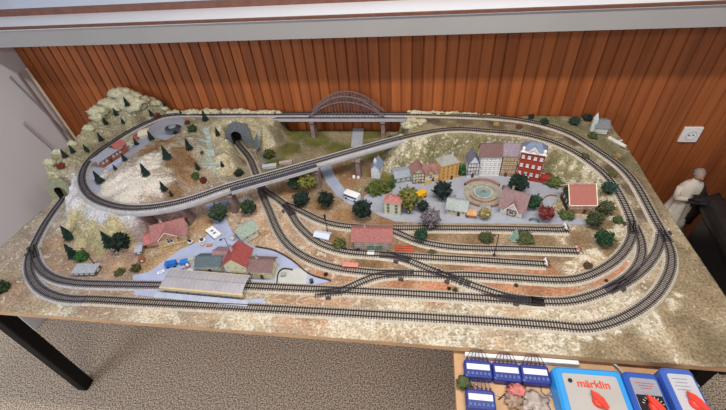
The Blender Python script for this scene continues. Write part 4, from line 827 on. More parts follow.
# ------------------------------------------------------------------ vehicles and small things
tyre = mat((28, 28, 28), .7)
def vehicle(name, label, cat, px, px2, wd, h, body, cab=None, win=True, kind='car', base=0.0):
    a = np.array(at(*px, base)); b = np.array(at(*px2, base)); L_ = float(np.hypot(*(b - a)[:2])); ang = math.atan2(b[1] - a[1], b[0] - a[0]); c = (a + b) / 2
    t = thing(name, label, cat, (c[0], c[1], TZ + base + .0026), ang); r = h * .17
    bm_ = mat(body, .35, .05, 20, spec=.5)
    m = MB()
    if kind == 'bus': m.bevbox((0, 0, h * .55), (L_, wd, h * .86), wd * .12)
    elif kind == 'car': m.bevbox((0, 0, h * .36), (L_, wd, h * .46), wd * .14)
    elif kind == 'truck': m.bevbox((-L_ * .32, 0, h * .5), (L_ * .34, wd, h * .8), wd * .1); m.box((L_ * .18, 0, h * .22), (L_ * .64, wd * .7, h * .12))
    m.build('body', bm_, t)
    if kind == 'car': m = MB(); m.bevbox((-L_ * .04, 0, h * .74), (L_ * .52, wd * .86, h * .42), wd * .16); m.build('cabin', mat(cab or (60, 66, 72), .2, .05, spec=.6), t)
    if kind == 'bus': 
        for s_ in (-1, 1): m = MB(); m.box((0, s_ * (wd / 2 + .0003), h * .66), (L_ * .86, .001, h * .24)); m.build('window_band', glass, t)
    if kind == 'truck': m = MB(); m.bevbox((L_ * .18, 0, h * .58), (L_ * .62, wd, h * .60), wd * .06); m.build('load_bed', mat(cab or body, .5, .1), t); m = MB(); m.box((-L_ * .495, 0, h * .66), (.001, wd * .8, h * .28)); m.build('windscreen', glass, t)
    for x in (-L_ * .3, L_ * .3):
        for y in (-wd / 2 + r * .4, wd / 2 - r * .4): m = MB(); m.bar((x, y - r * .45, r), (x, y + r * .45, r), r, 12); m.build('wheel', tyre, t)
    return t
vehicle('bus', 'white bus on the lane beside a dark tree', 'model bus', (345.5, 196.5), (359.5, 201.5), .030, .030, (232, 232, 236), kind='bus')
vehicle('truck', 'bright yellow truck on the village street', 'model truck', (425, 195.5), (414.5, 201), .026, .030, (232, 176, 28), kind='truck')
t = vehicle('tractor', 'bright blue tractor with trailer on the station road', 'model tractor', (167, 267.5), (178, 265.5), .018, .024, (38, 108, 190), kind='truck')
m = MB(); m.bevbox((.046, 0, .011), (.032, .018, .012), .002); m.build('trailer', mat((44, 120, 200), .5, .05), t)
for y in (-.007, .007): m = MB(); m.bar((.048, y - .002, .004), (.048, y + .002, .004), .004, 10); m.build('wheel', tyre, t)
m = MB(); m.bar((.018, 0, .007), (.032, 0, .007), .0014, 5); m.build('drawbar', tyre, t)
vehicle('car', 'white and black car in front of the farmhouse', 'model car', (189, 244.5), (193, 241.5), .016, .013, (220, 220, 224), (40, 42, 46))
vehicle('car', 'white car right of the farmhouse', 'model car', (199.5, 243), (206, 240), .016, .012, (226, 224, 220))
vehicle('car', 'small white car lying low on the pale blue station road', 'model car', (158, 274.5), (165, 271), .013, .008, (232, 236, 244), (190, 200, 216))
vehicle('car', 'small red and white car behind the platform roof', 'model car', (186, 268), (191, 265.5), .014, .012, (184, 110, 104), (226, 216, 212))
vehicle('car', 'dark car at the end of the village street behind the mauve tree', 'model car', (407, 213), (410, 213.6), .011, .009, (60, 62, 66), (220, 220, 220))
vehicle('wagon', 'salmon pink railway wagon standing between two yard tracks', 'model wagon', (343, 267.5), (359, 268.5), .018, .018, (206, 136, 118), kind='bus')
# white platform sign slab with two dark openings
t, w, _ = house('waiting_shelter', 'white flat shelter with two dark skylights on the station road', 'model building', (208, 233), (216, 240), .022, .010, .012, (216, 216, 214), (232, 232, 230), 'flat', 1, 2, 0, 0, .004, .005, .006, 0)
for x in (-.009, .009): m = MB(); m.box((x, .011, .0136), (.009, .010, .001)); m.build('skylight', mat((120, 128, 140), .3), t)
t, w, _ = house('pump_house', 'small pale blue grey hut between the yard tracks', 'model building', (314.5, 238.5), (328.5, 241.5), .030, .010, .018, (196, 204, 216), (200, 208, 222), 'x', 1, 3, 0, 0, .003, .005, .005, 0, roofamt=.06)
t, w, _ = house('hut', 'tiny rust brown hut by the cliff path', 'model building', (140.5, 264), (146, 262), .018, .012, .018, (160, 96, 72), (150, 90, 70), 'y', 1, 1, 0, 0, .002, .005, .006, 0)
t, w, _ = house('shed', 'narrow shed with light grey roof left of the farmhouse', 'model building', (137.5, 256), (143.5, 255), .045, .018, .024, (126, 120, 116), (166, 166, 176), 'x', 1, 1, 0, 0, .003, .006, .006, 0)
# small goods standing about the station and the yard
def crate(label, px, w_, d_, h_, col, lid, rz=0, nm='crate', ct='model crate'):
    g = at(px[0], px[1], 0); t = thing(nm, label, ct, (g[0], g[1], TZ + .0026), rz); m = MB(); m.bevbox((0, 0, h_ / 2), (w_, d_, h_), .001); m.build('box', mat(col, .8, .15), t)
    m = MB(); m.box((0, 0, h_ + .0006), (w_ + .002, d_ + .002, .0018)); m.build('lid', mat(lid, .8, .15), t)
crate('rust red crate behind the left half of the platform roof', (184, 273), .012, .012, .012, (160, 80, 60), (130, 62, 50), .4)
crate('white box left of the dark green roofed wing', (191.5, 272.5), .016, .010, .008, (228, 226, 222), (236, 236, 234), .1)
crate('dark crate at the near left corner of the green roofed wing', (197, 274), .010, .010, .012, (66, 62, 60), (90, 84, 80), .2)
crate('cream kiosk box left of the green roofed wing', (193, 263), .016, .014, .020, (214, 208, 176), (176, 178, 168), .3)
crate('small brown crate between farmhouse and green roofed wing', (210, 246.5), .018, .008, .005, (176, 120, 84), (186, 134, 96), .2)
crate('tan crate beside the white car at the farmhouse', (203, 246), .012, .008, .006, (196, 160, 120), (206, 172, 130), -.2)
crate('grey crate at the left end of the loading yard', (284, 276), .014, .012, .008, (140, 140, 138), (156, 156, 154), .1)
crate('small black crate at the right end of the loading yard', (312, 283), .010, .010, .012, (56, 54, 54), (70, 66, 64), .5)
crate('white crate on the pavement by the cream kiosk box', (180.5, 279), .012, .008, .006, (220, 220, 226), (230, 230, 234), .6)
crate('blue grey crate left of the cottage', (233, 240), .016, .010, .007, (186, 176, 168), (206, 200, 196), -.5)
crate('dark lineside cabinet beside the engine house', (345, 250), .010, .008, .014, (58, 52, 48), (76, 70, 66), .1, 'lineside_cabinet', 'model cabinet')
crate('pale lineside cabinet between the tunnel track and the viaduct', (270, 168), .060, .020, .012, (176, 178, 190), (190, 192, 204), .25, 'lineside_hut', 'model hut')
crate('pinkish long lineside hut behind the viaduct, right of the pale one', (286, 164), .055, .016, .010, (176, 158, 156), (186, 170, 166), .28, 'lineside_hut', 'model hut')
# timber stack
t = thing('timber_stack', 'low stack of rust red planks right of the engine house', 'timber stack', (at(404, 250, 0)[0], at(404, 250, 0)[1], TZ + .001), .0)
for k in range(6): m = MB(); m.box((0, -.012 + .005 * k, .003 + .002 * (k % 2)), (.062, .004, .005)); m.build('plank', mat((176, 84, 60), .85, .2), t)
# market stall
g = at(471, 217, 0); t = thing('market_stall', 'orange brown market stall right of the cafe', 'market stall', (g[0], g[1], TZ + .0024), -.1)
m = MB(); m.slab([(-.018, -.014, .018), (.018, -.014, .018), (.018, .014, .024), (-.018, .014, .024)], .0016); m.build('awning', mat((206, 158, 112), .8, .2), t)
for x in (-.015, .015):
    for y, z in ((-.011, .018), (.011, .023)): m = MB(); m.bar((x, y, 0), (x, y, z), .001, 5); m.build('post', timb, t)
m = MB(); m.box((0, 0, .005), (.026, .014, .010)); m.build('counter', mat((176, 120, 90), .8), t)
# masts, signals, lamps
def mast(name, label, cat, px, h, col, arms=1, lean=0, base=0, group=None):
    g = ground(*px); t = thing(name, label, cat, (g[0], g[1], g[2]), random.uniform(-.2, .2), group); c = mat(col, .6, .1)
    m = MB(); m.bar((0, 0, 0), (lean, 0, h), .0018, 6, r2=.0012); m.build('mast', c, t)
    m = MB(); m.bevbox((0, 0, .002), (.009, .009, .004), .001); m.build('base', c, t)
    if arms == 1: m = MB(); m.bevbox((lean, -.003, h * .9), (.007, .005, h * .16), .001); m.build('signal_head', c, t)
    if arms == 2:
        for k in (.97, .86): m = MB(); m.bar((lean * k - .010, 0, h * k), (lean * k + .010, 0, h * k), .0012, 5); m.build('cross_arm', c, t)
    if arms == 3: m = MB(); m.bar((lean, 0, h), (lean - .014, -.004, h + .002), .001, 5); m.lathe([(.0, .0), (.004, -.002), (.005, -.004)], (lean - .014, -.004, h + .002), 10); m.build('lamp_head', c, t)
    return t
mast('signal', 'tall dark signal mast left of the long pink red roof', 'signal', (328, 234), .10, (52, 34, 34), 1)
mast('signal', 'tall dark signal mast behind the grey flat roofed shed', 'signal', (98, 268), .105, (48, 30, 30), 2)
mast('street_lamp', 'tall thin lamp post between the upper village tracks', 'model lamp', (494, 255.5), .10, (60, 46, 40), 3)
mast('telegraph_pole', 'pale telegraph pole beside the rear tunnel track', 'model pole', (258, 162), .07, (190, 164, 130), 2)
mast('street_lamp', 'dark lamp post at the corner of the station road', 'model lamp', (229, 248), .05, (60, 60, 70), 3)
mast('street_lamp', 'slim dark lamp post at the village track by the mauve tree', 'model lamp', (431.5, 229), .045, (60, 52, 52), 3)
# fence rails in front of station road
for nm, pts_, lb in (('retaining_wall', [(256, 247.5), (275, 251.5), (293, 261.5), (310, 275), (331, 281.5)], 'curved low dark wall between the station road and the yard tracks'), ('garden_wall', [(384, 190), (374, 190), (366, 193.5), (372, 189)], 'low tan kerb wall at the upper end of the village square'), ('loading_edge', [(277, 285.5), (281, 270.5), (293, 270.8)], 'dark edge wall of the pale loading yard'), ('garden_fence', [(541, 204), (543, 199), (550, 196), (557, 197)], 'curved brown garden wall left of the barn')):
    p = spline([at(x, y, 0) for x, y in pts_], .008, 2); t_, n__ = frames(p); m = MB(); sweep(m, p - p[0], n__, [(-.0015, 0), (-.0015, .008), (.0015, .008), (.0015, 0)])
    o = m.build(nm, mat((70, 60, 58) if 'dark' in lb else (158, 122, 92), .9, .2), None); o.location = (p[0][0], p[0][1], TZ + .0005); tag(o, lb, 'model wall')
# buffer stops
def buffer(px, label, col):
    g = at(px[0], px[1], .008); t = thing('buffer_stop', label, 'buffer stop', (g[0], g[1], TZ + .0035), 0, 'buffer stops at the ends of the stub tracks')
    for y in (-.008, .008): m = MB(); m.bar((.0, y, .004), (.0, y, .020), .002, 5); m.bar((.014, y, .004), (0, y, .018), .0016, 5); m.build('strut', mat((60, 50, 48), .6), t)
    m = MB(); m.box((-.002, 0, .016), (.004, .028, .007)); m.build('beam', mat(col, .6), t)
    for y in (-.008, .008): m = MB(); m.bar((-.004, y, .016), (-.009, y, .016), .0028, 8); m.build('buffer', mat((210, 206, 204), .6), t)
buffer((565.5, 228.5), 'white buffer stop of the track along the village square', (232, 230, 230)); buffer((578, 251), 'red and white buffer stop of the middle stub track', (206, 120, 100)); buffer((546, 264), 'white buffer stop of the lowest stub track', (226, 222, 224))
# white storage domes at the pier
for i, (x, y) in enumerate(((354, 178), (358.5, 178))):
    g = at(x, y, 0); m = MB(); m.lathe([(.007, 0), (.007, .007), (.005, .012), (0, .014)], n=14); o = m.build('storage_dome', mat((232, 228, 226), .6), None, True); o.location = (g[0], g[1], TZ + .001); tag(o, ('left' if i == 0 else 'right') + ' of two tiny white domes at the foot of the viaduct pier', 'storage dome')
# fallen white log
g = at(616, 145, .03); t = thing('log', 'white birch log lying at the right table edge behind the outer track', 'log', (g[0], g[1], TZ + hgt(g[0], g[1]) + .007), math.radians(-58))
m = MB(); m.bar((-.04, 0, 0), (.04, 0, 0), .009, 10, r2=.007); m.build('trunk', mat((214, 212, 200), .8, .15), t); m = MB(); m.bar((0, 0, .004), (.012, .010, .014), .003, 6); m.build('branch_stub', mat((206, 202, 190), .8, .15), t)
# bench ring near the tavern
g = at(534, 222, 0); t = thing('bicycle_rack', 'tiny dark green curved rack in front of the tavern', 'model rack', (g[0], g[1], TZ + .0026), -.3)
for s_ in (-1, 1): m = MB(); m.tube([(-.018 + .036 * k / 8, s_ * .004 + .006 * math.sin(PI * k / 8), .003 + .004 * math.sin(PI * k / 8)) for k in range(9)], .0014, 5); m.build('rail', mat((52, 84, 84), .5), t)
# ------------------------------------------------------------------ control board in front of the table
BZ = .69
bd = MB(); bd.box((.41, .37, BZ - .011), (.59, .375, .022)); o = bd.build('control_board', mat((196, 156, 116), .55, .18, 14), None); tag(o, 'light wood board with the control boxes in front of the layout', 'board')
t = thing('board_trestle', 'plain dark trestle frame carrying the wooden control board', 'trestle', (.41, .37, 0))
for x in (-.24, .24):
    for y in (-.13, .13): m = MB(); m.box((x, y, (BZ - .022) / 2), (.03, .03, BZ - .022)); m.build('leg', mat((40, 34, 32), .6), t)
m = MB(); m.bevbox((.2885, .538, BZ + .008), (.29, .012, .016), .002); o = m.build('cable_duct', mat((226, 226, 226), .5, .04), None); tag(o, 'narrow white cable duct along the back of the control board', 'cable duct')
def board(px, py, h=0): d = ray(px, py); d = d * ((BZ + h - CAMZ) / d[2]); return (d[0], d[1])
navy = mat((36, 50, 128), .4, .08, spec=.5)
def decoder(cx, cy, label):
    p = board(cx, cy, .018); t = thing('switch_box', label, 'control box', (p[0], p[1], BZ), 0, 'navy blue switch boxes on the board')
    m = MB(); m.bevbox((0, 0, .012), (.070, .048, .024), .004); m.build('housing', navy, t)
    m = MB(); m.box((0, .004, .0245), (.058, .015, .0012)); o = m.build('label_strip', mat((222, 222, 230), .5, .03), t); o['label'] = 'white paper strip'
    for k in range(6): m = MB(); m.bevbox((-.026 + .0104 * k, -.014, .0255), (.007, .008, .004), .001); m.build('button', mat((86, 104, 166), .4), t)
    for k in range(6): m = MB(); m.bar((-.026 + .0104 * k, .022, .020), (-.026 + .0104 * k, .028, .024), .0028, 6); m.build('plug', mat((70, 48, 92), .5), t)
    for k in range(6):
        x0 = -.026 + .0104 * k; x1 = x0 * .3; m = MB(); m.tube([(x0 + (x1 - x0) * u, .028 + .028 * u, .024 + .014 * math.sin(PI * u) - .012 * u) for u in [i / 8 for i in range(9)]], .0009, 5)
        m.build('wire', mat((92, 70, 124) if k % 2 else (60, 56, 70), .5), t)
    return t
decoder(478, 369.5, 'navy blue switch box nearest the left end of the board, back row'); decoder(506.5, 372.5, 'navy blue switch box in the middle of the back row'); decoder(535, 374.5, 'navy blue switch box beside the big bright blue transformer'); decoder(480.5, 400, 'navy blue switch box in the front row by the left edge')
def rounded(w, d, r, n=5):
    out = []
    for cx, cy, a0 in ((w / 2 - r, d / 2 - r, 0), (-w / 2 + r, d / 2 - r, 90), (-w / 2 + r, -d / 2 + r, 180), (w / 2 - r, -d / 2 + r, 270)):
        for k in range(n + 1): a = math.radians(a0 + 90 * k / n); out.append((cx + r * math.cos(a), cy + r * math.sin(a)))
    return out
def transformer(name, label, TL, TR_, wback, depth, hz, body, panel, knob_uv, writing=None, dial=False, rz=0):
    d = ray(*TL); k = (BZ + hz - CAMZ) / d[2]; a = (d[0] * k, d[1] * k); d = ray(*TR_); k = (BZ + hz - CAMZ) / d[2]; b = (d[0] * k, d[1] * k)
    w_ = math.hypot(b[0] - a[0], b[1] - a[1]); ang = math.atan2(b[1] - a[1], b[0] - a[0]); cx = (a[0] + b[0]) / 2 + math.sin(ang) * depth / 2; cy = (a[1] + b[1]) / 2 - math.cos(ang) * depth / 2
    t = thing(name, label, 'transformer', (cx, cy, BZ), ang); bm_ = mat(body, .35, .05, 10, spec=.5)
    m = MB(); lo = rounded(w_ + .010, depth + .008, .012); mid = rounded(w_ + .004, depth + .004, .012); hi = rounded(w_ - .008, depth - .008, .009); n = len(lo)
    vs = [(p[0], p[1], 0) for p in lo] + [(p[0], p[1], hz - .006) for p in mid] + [(p[0], p[1], hz) for p in hi]
    m.add(vs, [tuple(range(n - 1, -1, -1)), tuple(range(2 * n, 3 * n))] + [(j * n + i, j * n + (i + 1) % n, (j + 1) * n + (i + 1) % n, (j + 1) * n + i) for j in range(2) for i in range(n)]); m.build('housing', bm_, t)
    pw, pd = w_ * .80, depth * .80; m = MB(); m.prism(rounded(pw, pd, .006), hz, hz + .0015); pn = m.build('face_plate', mat(panel, .4, .05, 12), t)
    kx, ky = knob_uv[0] * pw / 2, knob_uv[1] * pd / 2
    if dial: m = MB(); m.box((0, ky + .008, hz + .0018), (pw * .96, pd * .30, .0012)); m.build('dial_plate', mat((26, 26, 30), .4), t)
    if dial:
        m = MB()
        for k in range(9): a_ = math.radians(20 + 140 * k / 8); m.bar((kx + .020 * math.cos(a_), ky + .020 * math.sin(a_), hz + .0026), (kx + .025 * math.cos(a_), ky + .025 * math.sin(a_), hz + .0026), .0007, 4)
        m.build('dial_marks', mat((220, 220, 220), .5), t)
    red = mat((228, 62, 44), .35, .05, spec=.5); m = MB(); m.lathe([(.014, 0), (.014, .007), (.012, .011), (0, .012)], (kx, ky, hz + .0015), 24); kn = m.build('knob', red, t, True)
    m = MB(); u = Vector((-.55, .83, 0)); v = Vector((.83, .55, 0)); z = hz + .014
    pl = [q * .85 for q in (u * .030, u * .012 + v * .009, u * -.012 + v * .008, u * -.026 + v * .004, u * -.026 - v * .004, u * -.012 - v * .008, u * .012 - v * .009)]
    m.prism([(p.x + kx, p.y + ky) for p in pl], z - .006, z + .003); m.build('pointer', red, kn)
    return t, w_, pw, pd
t, w_, pw, pd = transformer('transformer', 'largest transformer, bright light blue with grey face plate and red knob', (553, 366), (620, 371), 0, .165, .045, (48, 148, 216), (176, 172, 166), (.05, .02))
def text(s_, parent, x, y, z, size, m_, name, bold=0.0):
    cu = bpy.data.curves.new(name, 'FONT'); cu.body = s_; cu.size = size; cu.extrude = .0004; cu.offset = bold; cu.align_x = 'CENTER'; cu.align_y = 'CENTER'
    o = bpy.data.objects.new(name, cu); C.objects.link(o); bpy.context.view_layer.update()
    dg = bpy.context.evaluated_depsgraph_get(); me_ = bpy.data.meshes.new_from_object(o.evaluated_get(dg)); bpy.data.objects.remove(o)
    me_.materials.clear(); me_.materials.append(m_); o = bpy.data.objects.new(name, me_); C.objects.link(o); o.parent = parent; o.location = (x, y, z); return o
text('märklin', t, .004, pd * .32, .0470, .025, mat((214, 76, 52), .5), 'lettering', .0006)
m = MB(); m.lathe([(.005, 0), (.005, .003), (0, .0035)], (-pw * .38, pd * .36, .046), 14); m.build('socket_hole', mat((24, 24, 24), .5), t)
t, w_, pw, pd = transformer('transformer', 'middle transformer, royal blue with black dial and red knob', (623, 371), (656, 374), 0, .15, .055, (44, 84, 168), (150, 148, 156), (.1, -.10), dial=True)
m = MB()
for k in range(3): m.box((0, pd * (.40 - .05 * k), .0570), (pw * (.7 - .15 * k), .0014, .0004))
m.build('printed_lines', mat((176, 84, 74), .5), t)
t, w_, pw, pd = transformer('transformer', 'rightmost transformer, blue with pale blank face plate and red knob', (660, 367), (691, 369.5), 0, .15, .07, (62, 96, 176), (186, 184, 190), (.2, -.12))
m = MB()
for k in range(4): m.box((-.004, pd * (.40 - .07 * k), .0720), (pw * (.6 - .1 * (k % 2)), .0012, .0004))
m.build('printed_lines', mat((140, 140, 150), .5), t)
def cable(label, pts_, r_, col, nm='cable'):
    p = spline(pts_, .006, 1); m = MB(); m.tube([tuple(q - p[0]) for q in p], r_, 6); o = m.build(nm, mat(col, .5), None, True); o.location = tuple(p[0]); return tag(o, label, 'cable')
x0, y0 = board(497, 392); cable('black tangled cable loop on the board among the switch boxes', [(x0, y0 - .02, BZ + .003), (x0 + .03, y0 + .0, BZ + .006), (x0 + .05, y0 - .015, BZ + .003), (x0 + .03, y0 - .028, BZ + .008), (x0 + .045, y0 - .04, BZ + .003)], .0014, (34, 32, 36))
x0, y0 = board(475, 387); cable('thin white cable lying across the left switch boxes', [(x0 - .03, y0 + .03, BZ + .003), (x0, y0 + .005, BZ + .004), (x0 + .035, y0 - .012, BZ + .004), (x0 + .07, y0 - .02, BZ + .003)], .0012, (216, 214, 216))
for a_, lb in ((617, 'grey cable behind the big bright blue transformer'), (682, 'pale cable behind the rightmost transformer')):
    x0, y0 = board(a_, 366); cable(lb, [(x0 + .012, .505, BZ + .004), (x0 - .0, .53, BZ + .010), (x0 - .012, .553, BZ + .004)], .003, (186, 180, 176))
x0, y0 = board(514, 392); 
def lump(nm, lb, ct, px, rad, col, seed, rough=.6):
    x, y = board(*px); vs, fs = blobmesh(rad, 3, .8, seed); zmin = min(v[2] for v in vs); m = MB(); m.add([(v[0], v[1], v[2] - zmin) for v in vs], fs); o = m.build(nm, mat(col, rough, .25, 60), None, True); o.location = (x, y, BZ); return tag(o, lb, ct)
lump('moss_clump', 'round clump of dark green moss at the left edge of the board', 'moss', (463.5, 384.5), (.017, .017, .008), (84, 92, 56), 3, .95)
lump('red_scraps', 'crumpled pink red scraps between the switch boxes', 'scraps', (516, 392), (.020, .016, .008), (206, 124, 116), 5)
lump('plastic_bag', 'crumpled clear grey plastic bag at the front of the board', 'bag', (534, 403), (.030, .024, .006), (172, 156, 146), 8, .25)
lump('plastic_bag', 'small brown grey plastic bag near the front edge of the board', 'bag', (513, 402), (.018, .018, .006), (160, 134, 116), 9, .4)
x0, y0 = board(546, 391); t = thing('key_ring', 'shiny metal ring with keys left of the big transformer', 'key ring', (x0, y0, BZ + .002))
m = MB(); m.tube([(.012 * math.cos(a), .012 * math.sin(a), 0) for a in np.linspace(0, 2 * PI, 20)], .0014, 6); m.build('ring', mat((150, 160, 176), .25, .1, metal=.9), t)
m = MB(); m.box((.010, -.012, .001), (.018, .007, .002), -.7); m.build('key', mat((150, 150, 160), .3, .1, metal=.9), t)
# ------------------------------------------------------------------ things by the walls
def stick(label, p1, p2, r_, col, nm='wooden_strip'):
    m = MB(); d = Vector(p2) - Vector(p1); m.bar((0, 0, 0), d, r_, 4); o = m.build(nm, mat(col, .6, .1), None); o.location = p1; return tag(o, label, 'strip')
def wy(px, py, Y): d = ray(px, py); k = Y / d[1]; return (d[0] * k, Y, CAMZ + d[2] * k)
def wx(px, py, X): d = ray(px, py); k = X / d[0]; return (X, d[1] * k, CAMZ + d[2] * k)
p1 = wx(26, 68, -1.915); p2 = wx(66, 125, -1.915)
def extend(a, b, z):
    a, b = Vector(a), Vector(b); k = (z - a.z) / (b.z - a.z); return tuple(a + (b - a) * k)
stick('pale wooden strip standing upright in the corner by the panelling', p1, extend(p1, p2, 0.0), .008, (214, 190, 160))
p1 = wx(19, 73, -1.93); p2 = wx(52, 118, -1.93); stick('dark slim strip standing beside the pale strip in the corner', p1, extend(p1, p2, 0.0), .006, (128, 106, 100))
p1 = wx(10, 76, -1.94); p2 = wx(46, 112, -1.94); stick('thin grey rod leaning against the white wall', p1, extend(p1, p2, .35), .0035, (150, 148, 156), 'thin_rod')
p1 = wx(24, 122, -1.93); p2 = wx(60, 154, -1.93); stick('short light rod leaning against the white wall below the others', p1, extend(p1, p2, .35), .005, (176, 174, 182), 'thin_rod')
# wall socket
a = wy(690, 134, 1.683); t = thing('wall_socket', 'square white wall socket on the wood panelling', 'socket', (a[0], 1.683, a[2]))
m = MB(); m.bevbox((0, 0, 0), (.076, .076, .010), .002); o = m.build('cover_plate', mat((232, 228, 224), .4, .03), t); o.rotation_euler = (PI / 2, 0, 0); o.location = (0, -.004, 0)
m = MB(); m.lathe([(.021, .003), (.021, .0), (.017, -.003), (.0, -.003)], n=28); o = m.build('socket_well', mat((196, 194, 192), .5, .03), t); o.rotation_euler = (PI / 2, 0, 0); o.location = (0, -.0095, 0)
for s_ in (-1, 1): m = MB(); m.bar((s_ * .009, -.008, 0), (s_ * .009, -.0125, 0), .0026, 8); m.build('contact_hole', mat((40, 40, 40), .5), t)
# figurine on a dark cabinet
fx, fy = 1.19, 1.53
head = wy(704, 172, fy); zt = head[2]; H_ = .33; zb = zt - H_
t = thing('figurine', 'white robed figurine holding a dark bundle, standing right of the table', 'figurine', (head[0] - .015, fy, zb), .1, scale=(.92, .92, .92))
cloth = mat((216, 206, 192), .85, .08, 30); skin = mat((176, 140, 116), .6, .1)
m = MB(); n = 28; rings = []
for z, rx_, ry_, ox, am in ((0, .078, .06, -.012, .012), (.05, .070, .054, -.010, .012), (.12, .056, .045, -.006, .010), (.18, .046, .038, 0, .007), (.23, .050, .036, .002, .005), (.27, .056, .034, .004, .003), (.295, .040, .026, .004, .001), (.305, .016, .016, .004, 0), (.318, .013, .013, .004, 0)):
    for i in range(n): a = 2 * PI * i / n; k = 1 + am / rx_ * math.sin(a * 7 + z * 9); rings.append((ox + rx_ * k * math.cos(a), ry_ * k * math.sin(a), z))
R_ = len(rings) // n; m.add(rings, [(j * n + i, j * n + (i + 1) % n, (j + 1) * n + (i + 1) % n, (j + 1) * n + i) for j in range(R_ - 1) for i in range(n)] + [tuple(range(n - 1, -1, -1)), tuple(range((R_ - 1) * n, R_ * n))]); m.build('robe', cloth, t, True)
vs, fs = blobmesh((.020, .023, .027), 3, .04, 2); m = MB(); m.add([(v[0] + .006, v[1], v[2] + .338) for v in vs], fs)
m.bar((.006, -.022, .338), (.006, -.030, .333), .0035, 6, r2=.002); m.build('head', skin, t, True)
vs, fs = blobmesh((.023, .024, .024), 3, .3, 5); m = MB(); m.add([(v[0] + .007, v[1] + .006, v[2] + .346) for v in vs], fs); m.build('hair', mat((150, 140, 130), .9, .3), t, True)
for s_ in (-1, 1):
    m = MB(); m.bar((s_ * .048, 0, .272), (s_ * .062, -.020, .215), .016, 8, r2=.014); m.bar((s_ * .062, -.020, .215), (s_ * .020 + .02, -.062, .232), .014, 8, r2=.009); m.build('sleeve', cloth, t, True)
    m = MB(); hx = s_ * .020 + .02; m.bar((hx, -.062, .232), (hx + .004, -.074, .236), .007, 6, r2=.006)
    for k in range(4): m.bar((hx - .004 + .003 * k, -.074, .238 - .001 * k), (hx - .004 + .003 * k, -.084 + .002 * abs(k - 1), .234), .0016, 5)
    m.bar((hx - s_ * .006, -.066, .236), (hx - s_ * .010, -.074, .242), .0018, 5); m.build('hand', skin, t, True)
vs, fs = blobmesh((.075, .028, .022), 3, .9, 11); m = MB(); m.add([(v[0] + .035, v[1] - .082, v[2] + .245) for v in vs], fs); m.build('dark_bundle', mat((40, 34, 34), .7, .3), t, True)
vs, fs = blobmesh((.05, .045, .12), 3, .6, 17); m = MB(); m.add([(v[0] + .055, v[1] - .01, v[2] + .15) for v in vs], fs); m.build('dark_cloak', mat((44, 36, 34), .8, .3), t, True)
m = MB(); m.lathe([(0, 0), (.085, 0), (.085, .012), (.078, .016), (0, .016)], (0, 0, -.016), 24); m.build('plinth', mat((60, 52, 48), .6), t)
zc = zb - .0162
t = thing('side_cabinet', 'low dark brown cabinet against the panelling, carrying the figurine', 'cabinet', (1.18, 1.53, 0))
m = MB(); m.bevbox((0, 0, zc / 2 + .01), (.24, .24, zc - .02), .004); m.build('carcass', mat((52, 38, 32), .5, .15), t)
m = MB(); m.bevbox((0, 0, zc - .008), (.26, .26, .016), .003); m.build('cabinet_top', mat((66, 48, 40), .4, .15), t)
for s_ in (-1, 1):
    m = MB(); m.box((s_ * .058, -.123, zc / 2), (.112, .008, zc - .07)); d_ = m.build('door', mat((60, 44, 36), .5, .15), t); m = MB(); m.bar((s_ * .02, -.130, zc / 2 - .03), (s_ * .02, -.130, zc / 2 + .03), .003, 6); m.build('handle', steel, d_)
for k in range(3):
    m = MB(); m.bevbox((0, 0, .006), (.11, .075, .011), .002); o = m.build('black_tray', mat((26, 28, 32), .35, .05, spec=.5), None); o.location = (1.055 + .006 * k, 1.30, .30 + .0118 * k); tag(o, ('lowest', 'middle', 'top')[k] + ' of three flat black trays behind the right table edge', 'tray', 'stacked black trays')
m = MB(); m.bevbox((0, 0, .149), (.14, .10, .298), .004); o = m.build('storage_box', mat((44, 38, 36), .6, .1), None); o.location = (1.06, 1.30, .001); tag(o, 'dark storage box under the black trays beside the table', 'box')
# black armchair, seen at the right edge
lea = mat((40, 37, 38), .4, .15, 30, spec=.5)
a1 = np.array(at(720, 199, -.20)[:2]); a2 = np.array(at(756, 262, -.20)[:2]); dr = (a2 - a1) / np.linalg.norm(a2 - a1); ang = math.atan2(dr[1], dr[0]) + PI / 2
c0 = a1 + dr * .28; rt = np.array((-dr[1], dr[0])) 
if rt[0] < 0: rt = -rt
cc = c0 + rt * .30
t = thing('armchair', 'black leather armchair at the right edge', 'armchair', (cc[0], cc[1], 0), ang)
m = MB(); m.bevbox((0, 0, .26), (.5, .5, .22), .04); m.build('seat', lea, t, True)
for s_ in (-1, 1): m = MB(); m.bar((s_ * .30, -.30, .47), (s_ * .30, .28, .47), .05, 16); m.bevbox((s_ * .30, 0, .25), (.07, .54, .40), .02); m.build('armrest', lea, t)
m = MB(); m.bevbox((0, .27, .45), (.50, .12, .50), .04); m.build('backrest', lea, t)
for x in (-.26, .26):
    for y in (-.22, .26): m = MB(); m.bar((x, y, 0), (x, y, .06), .02, 8); m.build('leg', tyre, t)
v0 = Vector((cc[0], cc[1], 0)) + Matrix.Rotation(ang, 3, 'Z') @ Vector((-.02, .13, .52))
m = MB(); m.bevbox((0, 0, 0), (.44, .10, .28), .02); o = m.build('cushion', mat((200, 200, 210), .8, .05), None); o.location = v0; o.rotation_euler = (.2, 0, ang); tag(o, 'light grey cushion leaning on the black armchair', 'cushion')
